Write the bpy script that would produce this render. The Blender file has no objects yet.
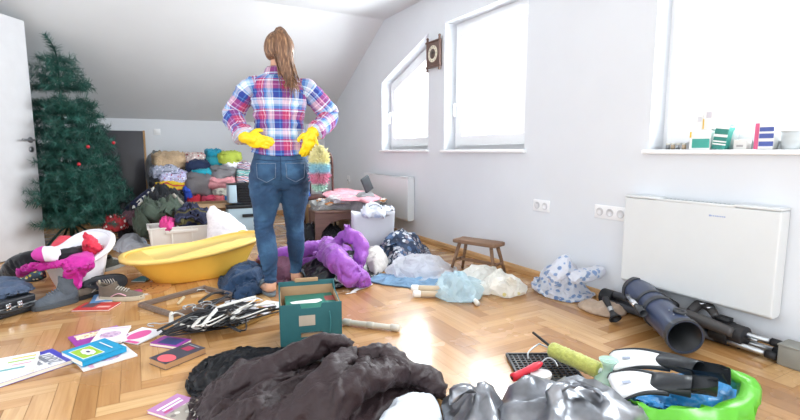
import bpy, math, random
import numpy as np
from mathutils import Vector, Matrix, Euler

SC = bpy.context.scene
COL = SC.collection
PI = math.pi
random.seed(7)
# ------------------------------------------------------------------ camera
FPX, CAM_H = 475.0, 0.95
PITCH = math.atan(60 / 475.0)
YAW = math.atan(265 / 478.8)
_F = np.array([math.sin(YAW) * math.cos(PITCH), math.cos(YAW) * math.cos(PITCH), -math.sin(PITCH)])
_R = np.array([math.cos(YAW), -math.sin(YAW), 0.0])
_U = np.cross(_R, _F)
cd = bpy.data.cameras.new('camera'); cam = bpy.data.objects.new('camera', cd); COL.objects.link(cam)
cam.location = (0, 0, CAM_H); cam.rotation_euler = (PI / 2 - PITCH, 0, -YAW)
cd.sensor_width = 36; cd.lens = FPX / 800 * 36; cd.clip_start = 0.05
SC.camera = cam

def ray(x, y):
    return _F + (x - 400) / FPX * _R - (y - 210) / FPX * _U
def at(x, y, z=0.0):
    d = ray(x, y); t = (z - CAM_H) / d[2]; return np.array([d[0] * t, d[1] * t, z])
def onx(x, y, X):
    d = ray(x, y) * (X / ray(x, y)[0]); return d + [0, 0, CAM_H]
def ony(x, y, Y):
    d = ray(x, y) * (Y / ray(x, y)[1]); return d + [0, 0, CAM_H]

# ------------------------------------------------------------------ noise
_rs = np.random.RandomState(3)
_perm = _rs.permutation(256); _perm = np.concatenate([_perm] * 3)
_grad = _rs.normal(size=(256, 3)); _grad /= np.linalg.norm(_grad, axis=1)[:, None]
def perlin(p):
    p = np.asarray(p, float); i = np.floor(p).astype(int); f = p - i; i &= 255
    u = f * f * f * (f * (f * 6 - 15) + 10)
    out = np.zeros(p.shape[:-1])
    for dx in (0, 1):
        for dy in (0, 1):
            for dz in (0, 1):
                h = _perm[_perm[_perm[(i[..., 0] + dx) & 255] + ((i[..., 1] + dy) & 255)] + ((i[..., 2] + dz) & 255)]
                g = _grad[h]
                dd = g[..., 0] * (f[..., 0] - dx) + g[..., 1] * (f[..., 1] - dy) + g[..., 2] * (f[..., 2] - dz)
                w = (u[..., 0] if dx else 1 - u[..., 0]) * (u[..., 1] if dy else 1 - u[..., 1]) * (u[..., 2] if dz else 1 - u[..., 2])
                out += dd * w
    return out * 1.5
def P3(x, y, z=0.0):
    return np.stack(np.broadcast_arrays(x, y, z), -1)
def folds(x, y, seed, freq, ang=0.0, stretch=2.5, sharp=1.4):
    """sharp crests and soft valleys that run along ang (metres in, about -0.5..0.5 out)"""
    c, s = math.cos(ang), math.sin(ang)
    a = (x * c + y * s) * freq / stretch; b = (-x * s + y * c) * freq
    w1 = perlin(P3(a * .9 + 7, b * .45 + seed, seed * 1.7)); w2 = perlin(P3(a * .8 - 3, b * .5 + 11, seed * .7 + 5))
    n = perlin(P3(a + w2 * .6, b + w1 * 1.3, seed * 3.1))
    r = np.clip(1 - np.abs(n) * 2.4, 0, 1) ** sharp
    n2 = perlin(P3(a * 2.1 + w1 * 1.2, b * 1.9 + w2 * 1.3, seed * 2.3 + 9))
    r2 = np.clip(1 - np.abs(n2) * 2.2, 0, 1) ** sharp
    return (r - .45) + .42 * (r2 - .45)

# ------------------------------------------------------------------ mesh builder
class MB:
    def __init__(s): s.v = []; s.f = []; s.m = []; s.mi = 0; s.uv = None
    def add(s, vs, fs):
        b = len(s.v); s.v.extend([tuple(map(float, v)) for v in vs])
        s.f.extend([tuple(int(b + i) for i in f) for f in fs]); s.m.extend([s.mi] * len(fs)); return b
    def box(s, c, d, rot=None):
        hx, hy, hz = d[0] / 2, d[1] / 2, d[2] / 2
        vs = [Vector((x * hx, y * hy, z * hz)) for x in (-1, 1) for y in (-1, 1) for z in (-1, 1)]
        if rot is not None:
            R = Euler(rot).to_matrix() if len(rot) == 3 and not isinstance(rot, Matrix) else rot
            vs = [R @ v for v in vs]
        s.add([v + Vector(c) for v in vs], [(0, 1, 3, 2), (4, 6, 7, 5), (0, 4, 5, 1), (2, 3, 7, 6), (0, 2, 6, 4), (1, 5, 7, 3)]); return s
    def prism(s, pts, z0, z1, axis='z'):
        n = len(pts)
        if axis == 'z': lo = [(x, y, z0) for x, y in pts]; hi = [(x, y, z1) for x, y in pts]
        elif axis == 'x': lo = [(z0, x, y) for x, y in pts]; hi = [(z1, x, y) for x, y in pts]
        else: lo = [(x, z0, y) for x, y in pts]; hi = [(x, z1, y) for x, y in pts]
        s.add(lo + hi, [tuple(range(n))[::-1], tuple(range(n, 2 * n))] + [(i, (i + 1) % n, n + (i + 1) % n, n + i) for i in range(n)]); return s
    def loft(s, rings, caps=True, closed=True):
        n = len(rings[0]); vs = [p for r in rings for p in r]; fs = []
        for k in range(len(rings) - 1):
            for i in range(n if closed else n - 1):
                j = (i + 1) % n; fs.append((k * n + i, k * n + j, (k + 1) * n + j, (k + 1) * n + i))
        if caps and closed: fs.append(tuple(range(n))[::-1]); fs.append(tuple((len(rings) - 1) * n + i for i in range(n)))
        s.add(vs, fs); return s
    def cyl(s, p0, p1, r0, r1=None, n=14):
        r1 = r0 if r1 is None else r1
        p0, p1 = Vector(p0), Vector(p1); q = (p1 - p0).to_track_quat('Z', 'Y').to_matrix()
        rg = [[p + q @ Vector((math.cos(2 * PI * i / n) * r, math.sin(2 * PI * i / n) * r, 0)) for i in range(n)] for p, r in ((p0, r0), (p1, r1))]
        return s.loft(rg)
    def lathe(s, prof, n=24, c=(0, 0, 0), rot=None, sx=1, sy=1, caps=True):
        R = Euler(rot).to_matrix() if rot else Matrix.Identity(3); c = Vector(c)
        return s.loft([[c + R @ Vector((math.cos(2 * PI * i / n) * r * sx, math.sin(2 * PI * i / n) * r * sy, z)) for i in range(n)] for r, z in prof], caps)
    def ball(s, c, r, n=16, rot=None):
        r = (r, r, r) if not hasattr(r, '__len__') else r
        R = Euler(rot).to_matrix() if rot else Matrix.Identity(3); c = Vector(c); rg = []
        for k in range(n // 2 + 1):
            a = -PI / 2 + PI * k / (n // 2); a = max(-1.55, min(1.55, a))
            rg.append([c + R @ Vector((math.cos(a) * math.cos(2 * PI * i / n) * r[0], math.cos(a) * math.sin(2 * PI * i / n) * r[1], math.sin(a) * r[2])) for i in range(n)])
        return s.loft(rg)
    def tube(s, pts, rad, n=10, sub=6, flat=1.0, wr=0.0, wf=20.0, seed=1, up=(0, 0, 1), capr=True, smooth=True):
        """swept tube; rad number or per-point list; flat squashes along 'up'"""
        pts = [np.array(p, float) for p in pts]; m = len(pts)
        rad = [rad] * m if not hasattr(rad, '__len__') else list(rad)
        if smooth and m > 2: P_, Rr = smooth_path(pts, rad, sub)
        else: P_, Rr = np.array(pts), np.array(rad, float)
        T = np.gradient(P_, axis=0); T /= np.linalg.norm(T, axis=1)[:, None] + 1e-9
        L = np.concatenate([[0], np.cumsum(np.linalg.norm(np.diff(P_, axis=0), axis=1))])
        up = np.array(up, float); rings = []; prev = None
        for k in range(len(P_)):
            sd = np.cross(T[k], up)
            if np.linalg.norm(sd) < 1e-3: sd = prev if prev is not None else np.cross(T[k], [0.3, 1, 0.1])
            sd = sd / np.linalg.norm(sd)
            if prev is not None and np.dot(sd, prev) < 0: sd = -sd
            prev = sd; nn = np.cross(sd, T[k])
            a = np.linspace(0, 2 * PI, n, endpoint=False); r = np.full(n, Rr[k])
            if wr:
                q = folds(np.cos(a) * .12 + seed, np.full(n, L[k]) + .02 * np.sin(a * 2 + seed), seed, wf, 0, 2.2)
                r = r * (1 + wr * q)
            rings.append([P_[k] + sd * math.cos(t) * rr + nn * math.sin(t) * rr * flat for t, rr in zip(a, r)])
        s.last = (P_, L); s.loft(rings); return s
    def heap(s, outline, h, seed=1, fold=.03, freq=7, ang=0, stretch=2.5, sharp=1.4, n=70, p=2.6, bumps=(), strokes=(), c=None, wob=.04, edge=.012, fn=None, q=.6, horiz=.6):
        o = np.array([w[:2] for w in outline], float); c = o.mean(0) if c is None else np.array(c[:2], float)
        m = len(o); pts = []
        for i in range(m):
            a, b, cc, d = o[i - 1], o[i], o[(i + 1) % m], o[(i + 2) % m]
            for t in np.linspace(0, 1, 12, endpoint=False):
                pts.append(.5 * ((2 * b) + (cc - a) * t + (2 * a - 5 * b + 4 * cc - d) * t * t + (3 * b - a - 3 * cc + d) * t ** 3))
        pts = np.array(pts) - c; th = np.arctan2(pts[:, 1], pts[:, 0]); rr = np.hypot(pts[:, 0], pts[:, 1]); k = np.argsort(th)
        g = np.linspace(-1, 1, n); U, V = np.meshgrid(g, g, indexing='ij')
        X = U * np.sqrt(1 - V * V / 2); Y = V * np.sqrt(1 - U * U / 2); r = np.clip(np.hypot(X, Y), 0, 1); t = np.arctan2(Y, X)
        R = np.interp(t, th[k], rr[k], period=2 * PI)
        R = R * (1 + wob * perlin(P3(np.cos(t) * 3.2 + seed, np.sin(t) * 3.2, seed * 1.3)) + wob * .6 * perlin(P3(np.cos(t) * 8 + seed, np.sin(t) * 8, seed)))
        x = c[0] + r * R * np.cos(t); y = c[1] + r * R * np.sin(t)
        z = h * np.clip(1 - r ** p, 0, 1) ** q
        mask = np.clip((1 - r ** 5) * 1.3, 0, 1)
        F = folds(x, y, seed, freq, ang, stretch, sharp)
        z = z + fold * F * mask
        for bx, by, bh, bs in bumps: z += bh * np.exp(-((x - bx) ** 2 + (y - by) ** 2) / bs ** 2) * np.clip(mask * 1.5, 0, 1)
        for line, w, hh in strokes:
            L = np.array([q_[:2] for q_ in line], float); d = np.full(x.shape, 9.0)
            for A, B in zip(L[:-1], L[1:]):
                ab = B - A; tt = np.clip(((x - A[0]) * ab[0] + (y - A[1]) * ab[1]) / (ab @ ab), 0, 1)
                d = np.minimum(d, np.hypot(x - A[0] - tt * ab[0], y - A[1] - tt * ab[1]))
            z += hh * np.exp(-(d / w) ** 2) * np.clip(mask * 1.4, 0, 1)
        if fn is not None: z = z + fn(x, y) * mask
        if horiz:
            e = .02; hx = (perlin(P3(x * freq * .8 + 3, y * freq * .8, seed + z * 8)), perlin(P3(x * freq * .8, y * freq * .8 + 9, seed * 2 + z * 8)))
            x = x + fold * horiz * hx[0] * mask * 1.3; y = y + fold * horiz * hx[1] * mask * 1.3
        z = np.maximum(z, edge)
        top = np.stack([x, y, z], -1).reshape(-1, 3)
        xb = c[0] + (x - c[0]) * .985; yb = c[1] + (y - c[1]) * .985
        bot = np.stack([xb, yb, np.full_like(z, .001)], -1).reshape(-1, 3)
        idx = np.arange(n * n).reshape(n, n); fs = []
        for i in range(n - 1):
            for j in range(n - 1): fs.append((idx[i, j], idx[i + 1, j], idx[i + 1, j + 1], idx[i, j + 1]))
        ring = list(idx[:, 0]) + list(idx[-1, 1:]) + list(idx[-2::-1, -1]) + list(idx[0, -2:0:-1])
        N = n * n; rb = {v: N + q_ for q_, v in enumerate(ring)}
        fs += [(ring[i], rb[ring[i]], rb[ring[(i + 1) % len(ring)]], ring[(i + 1) % len(ring)]) for i in range(len(ring))]
        fs.append(tuple(rb[v] for v in ring[::-1]))
        s.add(np.vstack([top, bot[ring]]), fs); return s
    def slab(s, c, d, rz=0, seed=1, amp=.012, n=18, layers=0, freq=9, rnd=.35, rot=None):
        """soft, rounded, folded cloth slab: superellipsoid with creases and layered edges"""
        nu, nv = n * 2, n
        u = np.linspace(0, 2 * PI, nu, endpoint=False); v = np.linspace(-PI / 2, PI / 2, nv + 1)
        Uu, Vv = np.meshgrid(u, v); e1, e2 = rnd, rnd * 1.3
        sg = lambda w, e: np.sign(w) * np.abs(w) ** e
        x = sg(np.cos(Vv), e2) * sg(np.cos(Uu), e1) * d[0] / 2; y = sg(np.cos(Vv), e2) * sg(np.sin(Uu), e1) * d[1] / 2; z = sg(np.sin(Vv), e2) * d[2] / 2
        k = 1 + .0 * x
        if layers: k = 1 - .07 * np.abs(np.sin(z / d[2] * PI * layers + .6 * perlin(P3(x * 6, y * 6, seed))))
        F = folds(x + seed, y + z * 1.5, seed, freq, seed * 1.1, 2)
        nz = perlin(P3(x * 7 + seed, y * 7, z * 9)) ; G = perlin(P3(x * 5 + 4, y * 5 + seed, z * 5))
        x = x * k + amp * 1.2 * G; y = y * k + amp * 1.2 * nz; z = z + amp * F * (z > -d[2] * .3) + amp * nz
        z = np.maximum(z, -d[2] / 2)
        P_ = np.stack([x, y, z], -1)
        R = Euler(rot).to_matrix() if rot else Matrix.Rotation(rz, 3, 'Z'); R = np.array(R)
        P_ = P_ @ R.T + np.array(c, float)
        return s.loft([list(P_[i]) for i in range(nv + 1)])
    def build(s, name, mats, parent=None, loc=(0, 0, 0), rz=0, smooth=True, bevel=0, bseg=2, uvs=None, auto=None, subsurf=0, label=None):
        me = bpy.data.meshes.new(name); me.from_pydata(s.v, [], s.f); 
        mats = mats if isinstance(mats, (list, tuple)) else [mats]
        for m in mats: me.materials.append(m)
        if any(s.m): me.polygons.foreach_set('material_index', s.m)
        if smooth: me.polygons.foreach_set('use_smooth', [True] * len(s.f))
        if uvs is not None:
            ul = me.uv_layers.new(name='UVMap'); vi = np.empty(len(me.loops), int); me.loops.foreach_get('vertex_index', vi)
            ul.data.foreach_set('uv', np.array(uvs, float)[vi].ravel())
        me.update(); me.validate()
        if auto: 
            try: me.set_sharp_from_angle(angle=auto)
            except Exception: pass
        o = bpy.data.objects.new(name, me); COL.objects.link(o); o.location = tuple(float(q) for q in loc); o.rotation_euler = (0, 0, rz)
        if parent is not None: o.parent = parent
        if bevel:
            b = o.modifiers.new('bevel', 'BEVEL'); b.width = bevel; b.segments = bseg; b.limit_method = 'ANGLE'; b.angle_limit = .7
        if subsurf:
            b = o.modifiers.new('sub', 'SUBSURF'); b.levels = b.render_levels = subsurf
        if label: o['label'] = label
        return o
def smooth_path(pts, rad, sub):
    pts = np.array(pts, float); m = len(pts); P_, R_ = [], []
    for i in range(m - 1):
        a = pts[max(i - 1, 0)]; b = pts[i]; c = pts[i + 1]; d = pts[min(i + 2, m - 1)]
        ra, rb, rc, rd = rad[max(i - 1, 0)], rad[i], rad[i + 1], rad[min(i + 2, m - 1)]
        for t in np.linspace(0, 1, sub, endpoint=False):
            cr = lambda a, b, c, d: .5 * ((2 * b) + (c - a) * t + (2 * a - 5 * b + 4 * c - d) * t * t + (3 * b - a - 3 * c + d) * t ** 3)
            P_.append(cr(a, b, c, d)); R_.append(max(1e-4, cr(ra, rb, rc, rd)))
    P_.append(pts[-1]); R_.append(rad[-1]); return np.array(P_), np.array(R_)

def thing(name, label, cat, loc=(0, 0, 0), rz=0, group=None, rot=None):
    o = bpy.data.objects.new(name, None); COL.objects.link(o); o.empty_display_size = .05
    o.location = tuple(float(q) for q in loc); o.rotation_euler = rot if rot else (0, 0, rz); o['label'] = label; o['category'] = cat
    if group: o['group'] = group
    return o
def tag(o, label, cat, group=None, kind=None):
    o['label'] = label; o['category'] = cat
    if group: o['group'] = group
    if kind: o['kind'] = kind
    return o
def struct(o): o['kind'] = 'structure'; return o
def dup(root, loc=None, rz=None, label=None, group=None, rot=None):
    def cp(o, parent):
        c = o.copy(); COL.objects.link(c)
        if parent is not None: c.parent = parent
        for ch in list(o.children): cp(ch, c)
        return c
    r = cp(root, None)
    if loc is not None: r.location = tuple(float(q) for q in loc)
    if rz is not None: r.rotation_euler = (0, 0, rz)
    if rot is not None: r.rotation_euler = rot
    if label: r['label'] = label
    if group: r['group'] = group
    return r
def drape(o, grow=.25, frames=22, inner=.014, quality=4, stiff=8, bend=.5, selfc=False, floor=True):
    """cloth cut larger than what it covers settles over a core of its own shape and the floor"""
    me = o.data; n = len(me.vertices); co = np.empty(n * 3); me.vertices.foreach_get('co', co); co = co.reshape(-1, 3); no = np.empty(n * 3); me.vertices.foreach_get('normal', no); no = no.reshape(-1, 3)
    cm = me.copy(); c2 = co - no * inner; c2[:, 2] = np.maximum(c2[:, 2], -.02); cm.vertices.foreach_set('co', c2.ravel()); cm.update()
    core = bpy.data.objects.new('core', cm); COL.objects.link(core); core.location = o.location; tmp = [core]
    if floor:
        fl = MB().box((0, 0, -.05), (6, 6, .1)).build('simfloor', me.materials[0]); fl.location = (o.location.x, o.location.y, -o.location.z * 0); tmp.append(fl)
    for q in tmp:
        q.modifiers.new('c', 'COLLISION'); q.collision.thickness_outer = .003; q.collision.cloth_friction = 25; q.collision.damping = .8
    m = o.modifiers.new('cloth', 'CLOTH'); s = m.settings; s.quality = quality; s.mass = .25; s.shrink_min = -grow
    s.tension_stiffness = s.compression_stiffness = stiff; s.shear_stiffness = stiff * .6; s.bending_stiffness = bend; s.air_damping = 2; s.tension_damping = s.compression_damping = s.shear_damping = 8
    c = m.collision_settings; c.collision_quality = 2; c.distance_min = .004; c.use_self_collision = selfc; c.self_distance_min = .004; c.self_friction = 8; c.friction = 20
    m.point_cache.frame_start = 1; m.point_cache.frame_end = frames + 2; SC.frame_start = 1; SC.frame_end = frames + 2
    for f in range(1, frames + 1): SC.frame_set(f)
    dg = bpy.context.evaluated_depsgraph_get(); nm = bpy.data.meshes.new_from_object(o.evaluated_get(dg)); o.modifiers.clear(); old = o.data; o.data = nm; nm.name = o.name
    for q in tmp: bpy.data.objects.remove(q)
    SC.frame_set(1); x = np.empty(len(nm.vertices) * 3); nm.vertices.foreach_get('co', x)
    if not np.isfinite(x).all() or abs(x.reshape(-1, 3) - co).max() > .4: o.data = old      # keep the plain shape if the cloth went astray
    else:
        x = x.reshape(-1, 3); x[:, 2] = np.maximum(x[:, 2], .001); nm.vertices.foreach_set('co', x.ravel())
    o.data.polygons.foreach_set('use_smooth', [True] * len(o.data.polygons)); o.data.update()
def merged(parts_mb, voxel, name, mats, parent=None, loc=(0, 0, 0), rz=0, sm=3, post=None):
    """fuse overlapping closed shapes into one continuous skin"""
    me = bpy.data.meshes.new('tmp'); me.from_pydata(parts_mb.v, [], parts_mb.f); me.update()
    o = bpy.data.objects.new('tmp', me); COL.objects.link(o)
    r = o.modifiers.new('r', 'REMESH'); r.mode = 'VOXEL'; r.voxel_size = voxel
    q = o.modifiers.new('s', 'SMOOTH'); q.factor = .5; q.iterations = sm
    dg = bpy.context.evaluated_depsgraph_get(); dg.update()
    nm = bpy.data.meshes.new_from_object(o.evaluated_get(dg)); bpy.data.objects.remove(o); nm.name = name
    if post is not None:
        co = np.empty(len(nm.vertices) * 3); nm.vertices.foreach_get('co', co); co = co.reshape(-1, 3)
        no = np.empty(len(nm.vertices) * 3); nm.vertices.foreach_get('normal', no); no = no.reshape(-1, 3)
        nm.vertices.foreach_set('co', post(co, no).ravel())
    for m in (mats if isinstance(mats, (list, tuple)) else [mats]): nm.materials.append(m)
    nm.polygons.foreach_set('use_smooth', [True] * len(nm.polygons)); nm.update()
    ob = bpy.data.objects.new(name, nm); COL.objects.link(ob); ob.location = tuple(float(q) for q in loc); ob.rotation_euler = (0, 0, rz)
    if parent is not None: ob.parent = parent
    return ob

# ------------------------------------------------------------------ materials
def srgb(c):
    if isinstance(c, str): c = [int(c[i:i + 2], 16) / 255 for i in (0, 2, 4)]
    return tuple(((v / 12.92) if v <= .04045 else ((v + .055) / 1.055) ** 2.4) for v in c) + (1,)
class NT:
    def __init__(s, name):
        s.mat = bpy.data.materials.new(name); s.mat.use_nodes = True; s.t = s.mat.node_tree; s.b = s.t.nodes['Principled BSDF']; s.out = s.t.nodes['Material Output']
    def n(s, ty, **kw):
        nd = s.t.nodes.new(ty)
        for k, v in kw.items():
            if k[0] == 'i' and k[1:].isdigit(): nd.inputs[int(k[1:])].default_value = v
            elif hasattr(nd, k): setattr(nd, k, v)
            else: nd.inputs[k.replace('_', ' ')].default_value = v
        return nd
    def l(s, a, b): s.t.links.new(a, b)
    def co(s, which='Object'): return s.n('ShaderNodeTexCoord').outputs[which]
    def ramp(s, stops, fac, interp='LINEAR'):
        r = s.n('ShaderNodeValToRGB'); e = r.color_ramp; e.interpolation = interp
        while len(e.elements) < len(stops): e.elements.new(.5)
        for el, (p, c) in zip(e.elements, stops): el.position = p; el.color = c if len(c) == 4 else (*c, 1)
        s.l(fac, r.inputs[0]); return r.outputs[0]
    def bump(s, hgt, strength=.3, dist=.01):
        b = s.n('ShaderNodeBump', Strength=strength, Distance=dist); s.l(hgt, b.inputs['Height']); s.l(b.outputs[0], s.b.inputs['Normal'])
def M(name, col, rough=.5, metal=0, var=.12, vs=9, bump=0, bs=120, spec=.5, coat=0, trans=0, sheen=0, sub=0, alpha=1, ior=1.45):
    """plain surface with slight tonal variation and fine relief"""
    k = NT(name); c = srgb(col); o = k.co()
    nz = k.n('ShaderNodeTexNoise', Scale=vs, Detail=4); k.l(o, nz.inputs['Vector'])
    d = tuple(min(1, v * (1 + var)) for v in c[:3]); e = tuple(v * (1 - var) for v in c[:3])
    k.l(k.ramp([(.3, e), (.7, d)], nz.outputs[0]), k.b.inputs['Base Color'])
    k.b.inputs['Roughness'].default_value = rough; k.b.inputs['Metallic'].default_value = metal
    k.b.inputs['Specular IOR Level'].default_value = spec; k.b.inputs['Coat Weight'].default_value = coat; k.b.inputs['Coat Roughness'].default_value = .15
    k.b.inputs['Transmission Weight'].default_value = trans; k.b.inputs['IOR'].default_value = ior
    if sheen: k.b.inputs['Sheen Weight'].default_value = sheen
    if sub: k.b.inputs['Subsurface Weight'].default_value = sub; k.b.inputs['Subsurface Radius'].default_value = (.02, .01, .006)
    if alpha < 1: k.b.inputs['Alpha'].default_value = alpha
    if bump:
        n2 = k.n('ShaderNodeTexNoise', Scale=bs, Detail=3); k.l(o, n2.inputs['Vector']); k.bump(n2.outputs[0], bump, .004)
    return k.mat
def cloth(name, col, rough=.85, bump=.35, wr=18, sheen=.08, var=.18, spec=.3):
    """woven cloth: tonal variation, wrinkle relief"""
    k = NT(name); c = srgb(col); o = k.co()
    nz = k.n('ShaderNodeTexNoise', Scale=14, Detail=5, Roughness=.65); k.l(o, nz.inputs['Vector'])
    d = tuple(min(1, v * (1 + var)) for v in c[:3]); e = tuple(v * (1 - var) for v in c[:3])
    k.l(k.ramp([(.3, e), (.7, d)], nz.outputs[0]), k.b.inputs['Base Color'])
    k.b.inputs['Roughness'].default_value = rough; k.b.inputs['Sheen Weight'].default_value = sheen; k.b.inputs['Specular IOR Level'].default_value = spec
    n2 = k.n('ShaderNodeTexNoise', Scale=wr, Detail=6, Roughness=.6, Distortion=1.2); k.l(o, n2.inputs['Vector']); k.bump(n2.outputs[0], bump, .02)
    return k.mat
def stripes(name, cols, scale=30, axis='Z', rough=.85, dist=1.5):
    """cloth printed in bands of the given colours"""
    k = NT(name); o = k.co(); sp = k.n('ShaderNodeSeparateXYZ'); k.l(o, sp.inputs[0])
    nz = k.n('ShaderNodeTexNoise', Scale=5, Detail=2); k.l(o, nz.inputs['Vector'])
    m = k.n('ShaderNodeMath', operation='MULTIPLY_ADD'); k.l(nz.outputs[0], m.inputs[0]); m.inputs[1].default_value = dist / scale * 2; k.l(sp.outputs[axis], m.inputs[2])
    m2 = k.n('ShaderNodeMath', operation='MULTIPLY'); k.l(m.outputs[0], m2.inputs[0]); m2.inputs[1].default_value = scale
    m3 = k.n('ShaderNodeMath', operation='FRACT'); k.l(m2.outputs[0], m3.inputs[0])
    n = len(cols); k.l(k.ramp([(i / n, srgb(c)) for i, c in enumerate(cols)], m3.outputs[0], 'CONSTANT'), k.b.inputs['Base Color'])
    k.b.inputs['Roughness'].default_value = rough
    n2 = k.n('ShaderNodeTexNoise', Scale=20, Detail=5); k.l(o, n2.inputs['Vector']); k.bump(n2.outputs[0], .35, .02)
    return k.mat
def blots(name, base, cols, scale=25, rough=.8, size=.35, metal=0, bump=.3):
    """cloth or foil with irregular printed patches"""
    k = NT(name); o = k.co(); v = k.n('ShaderNodeTexVoronoi', Scale=scale); k.l(o, v.inputs['Vector'])
    nz = k.n('ShaderNodeTexNoise', Scale=scale * .5, Detail=2); k.l(o, nz.inputs['Vector'])
    sp = k.n('ShaderNodeSeparateColor'); k.l(v.outputs['Color'], sp.inputs[0]); n = len(cols)
    cr = k.ramp([(i / n, srgb(c)) for i, c in enumerate(cols)], sp.outputs[0], 'CONSTANT')
    a = k.n('ShaderNodeMath', operation='ADD'); k.l(v.outputs['Distance'], a.inputs[0]); 
    s2 = k.n('ShaderNodeMath', operation='MULTIPLY_ADD'); k.l(nz.outputs[0], s2.inputs[0]); s2.inputs[1].default_value = .5; s2.inputs[2].default_value = -.25; k.l(s2.outputs[0], a.inputs[1])
    lt = k.n('ShaderNodeMath', operation='LESS_THAN'); k.l(a.outputs[0], lt.inputs[0]); lt.inputs[1].default_value = size
    mx = k.n('ShaderNodeMix', data_type='RGBA'); k.l(lt.outputs[0], mx.inputs[0]); mx.inputs[6].default_value = srgb(base); k.l(cr, mx.inputs[7]); k.l(mx.outputs[2], k.b.inputs['Base Color'])
    k.b.inputs['Roughness'].default_value = rough; k.b.inputs['Metallic'].default_value = metal
    n2 = k.n('ShaderNodeTexNoise', Scale=22, Detail=5); k.l(o, n2.inputs['Vector']); k.bump(n2.outputs[0], bump, .02)
    return k.mat
def plastic_bag(name, col, alpha=.6, rough=.25, print_col=None, pscale=30, psize=.3):
    """thin crinkled film: part see-through, part translucent"""
    k = NT(name); o = k.co()
    if print_col:
        v = k.n('ShaderNodeTexVoronoi', Scale=pscale); k.l(o, v.inputs['Vector'])
        lt = k.n('ShaderNodeMath', operation='LESS_THAN'); k.l(v.outputs['Distance'], lt.inputs[0]); lt.inputs[1].default_value = psize
        sp = k.n('ShaderNodeSeparateColor'); k.l(v.outputs['Color'], sp.inputs[0])
        g = k.n('ShaderNodeMath', operation='GREATER_THAN'); k.l(sp.outputs[1], g.inputs[0]); g.inputs[1].default_value = .35
        mm = k.n('ShaderNodeMath', operation='MULTIPLY'); k.l(lt.outputs[0], mm.inputs[0]); k.l(g.outputs[0], mm.inputs[1])
        mx = k.n('ShaderNodeMix', data_type='RGBA'); k.l(mm.outputs[0], mx.inputs[0]); mx.inputs[6].default_value = srgb(col); mx.inputs[7].default_value = srgb(print_col)
        k.l(mx.outputs[2], k.b.inputs['Base Color'])
        al = k.n('ShaderNodeMath', operation='MAXIMUM'); k.l(mm.outputs[0], al.inputs[0]); al.inputs[1].default_value = alpha; k.l(al.outputs[0], k.b.inputs['Alpha'])
    else:
        k.b.inputs['Base Color'].default_value = srgb(col); k.b.inputs['Alpha'].default_value = alpha
    k.b.inputs['Roughness'].default_value = rough; k.b.inputs['Specular IOR Level'].default_value = .7
    n2 = k.n('ShaderNodeTexNoise', Scale=16, Detail=5, Distortion=2.5); k.l(o, n2.inputs['Vector']); k.bump(n2.outputs[0], .35, .02)
    tl = k.n('ShaderNodeBsdfTranslucent', Color=srgb(col)); mxs = k.n('ShaderNodeMixShader', i0=.42)
    k.l(k.b.outputs[0], mxs.inputs[1]); k.l(tl.outputs[0], mxs.inputs[2]); k.l(mxs.outputs[0], k.out.inputs[0])
    return k.mat
def wood(name, c1, c2, scale=6, rough=.45, axis='X'):
    k = NT(name); o = k.co(); mp = k.n('ShaderNodeMapping'); k.l(o, mp.inputs[0])
    mp.inputs['Scale'].default_value = {'X': (1, 12, 12), 'Y': (12, 1, 12), 'Z': (12, 12, 1)}[axis]
    nz = k.n('ShaderNodeTexNoise', Scale=scale, Detail=6, Distortion=.6); k.l(mp.outputs[0], nz.inputs['Vector'])
    k.l(k.ramp([(.3, srgb(c1)), (.7, srgb(c2))], nz.outputs[0]), k.b.inputs['Base Color']); k.b.inputs['Roughness'].default_value = rough
    k.bump(nz.outputs[0], .12, .004); return k.mat
def wallmat(name, col, rough=.75):
    k = NT(name); o = k.co(); nz = k.n('ShaderNodeTexNoise', Scale=2.5, Detail=4); k.l(o, nz.inputs['Vector']); c = srgb(col)
    k.l(k.ramp([(.3, tuple(v * .965 for v in c[:3])), (.7, c)], nz.outputs[0]), k.b.inputs['Base Color']); k.b.inputs['Roughness'].default_value = rough
    n2 = k.n('ShaderNodeTexNoise', Scale=160, Detail=3); k.l(o, n2.inputs['Vector']); k.bump(n2.outputs[0], .12, .002); return k.mat

WHITE = M('white_lacquer', 'f4f5f6', .3, var=.02)
WPLAST = M('white_plastic', 'eceef0', .35, var=.03)
BLACK = M('black_plastic', '1b1d20', .4, var=.2)
CHROME = M('chrome', 'd8dade', .18, 1, var=.03)
STEEL = M('brushed_steel', 'b9bdc0', .35, 1, var=.05)
PAPER = M('paper_pages', 'efe9dc', .8, var=.05, bump=.2, bs=200)
PAPERW = M('white_paper', 'f1f1ef', .6, var=.02)
CARD = M('cardboard', 'a98a68', .85, var=.1, bump=.15, bs=80)
DENIM = cloth('denim', '3a5878', wr=30)
DENIML = cloth('light_denim', '6f90ad', wr=25)
BLACKC = cloth('black_cloth', '17191f', .6)
WHITEC = cloth('white_cloth', 'e6e8ee', .8)
WORLD, WIN, EXPO = 1.12, 54, 1.2
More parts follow.
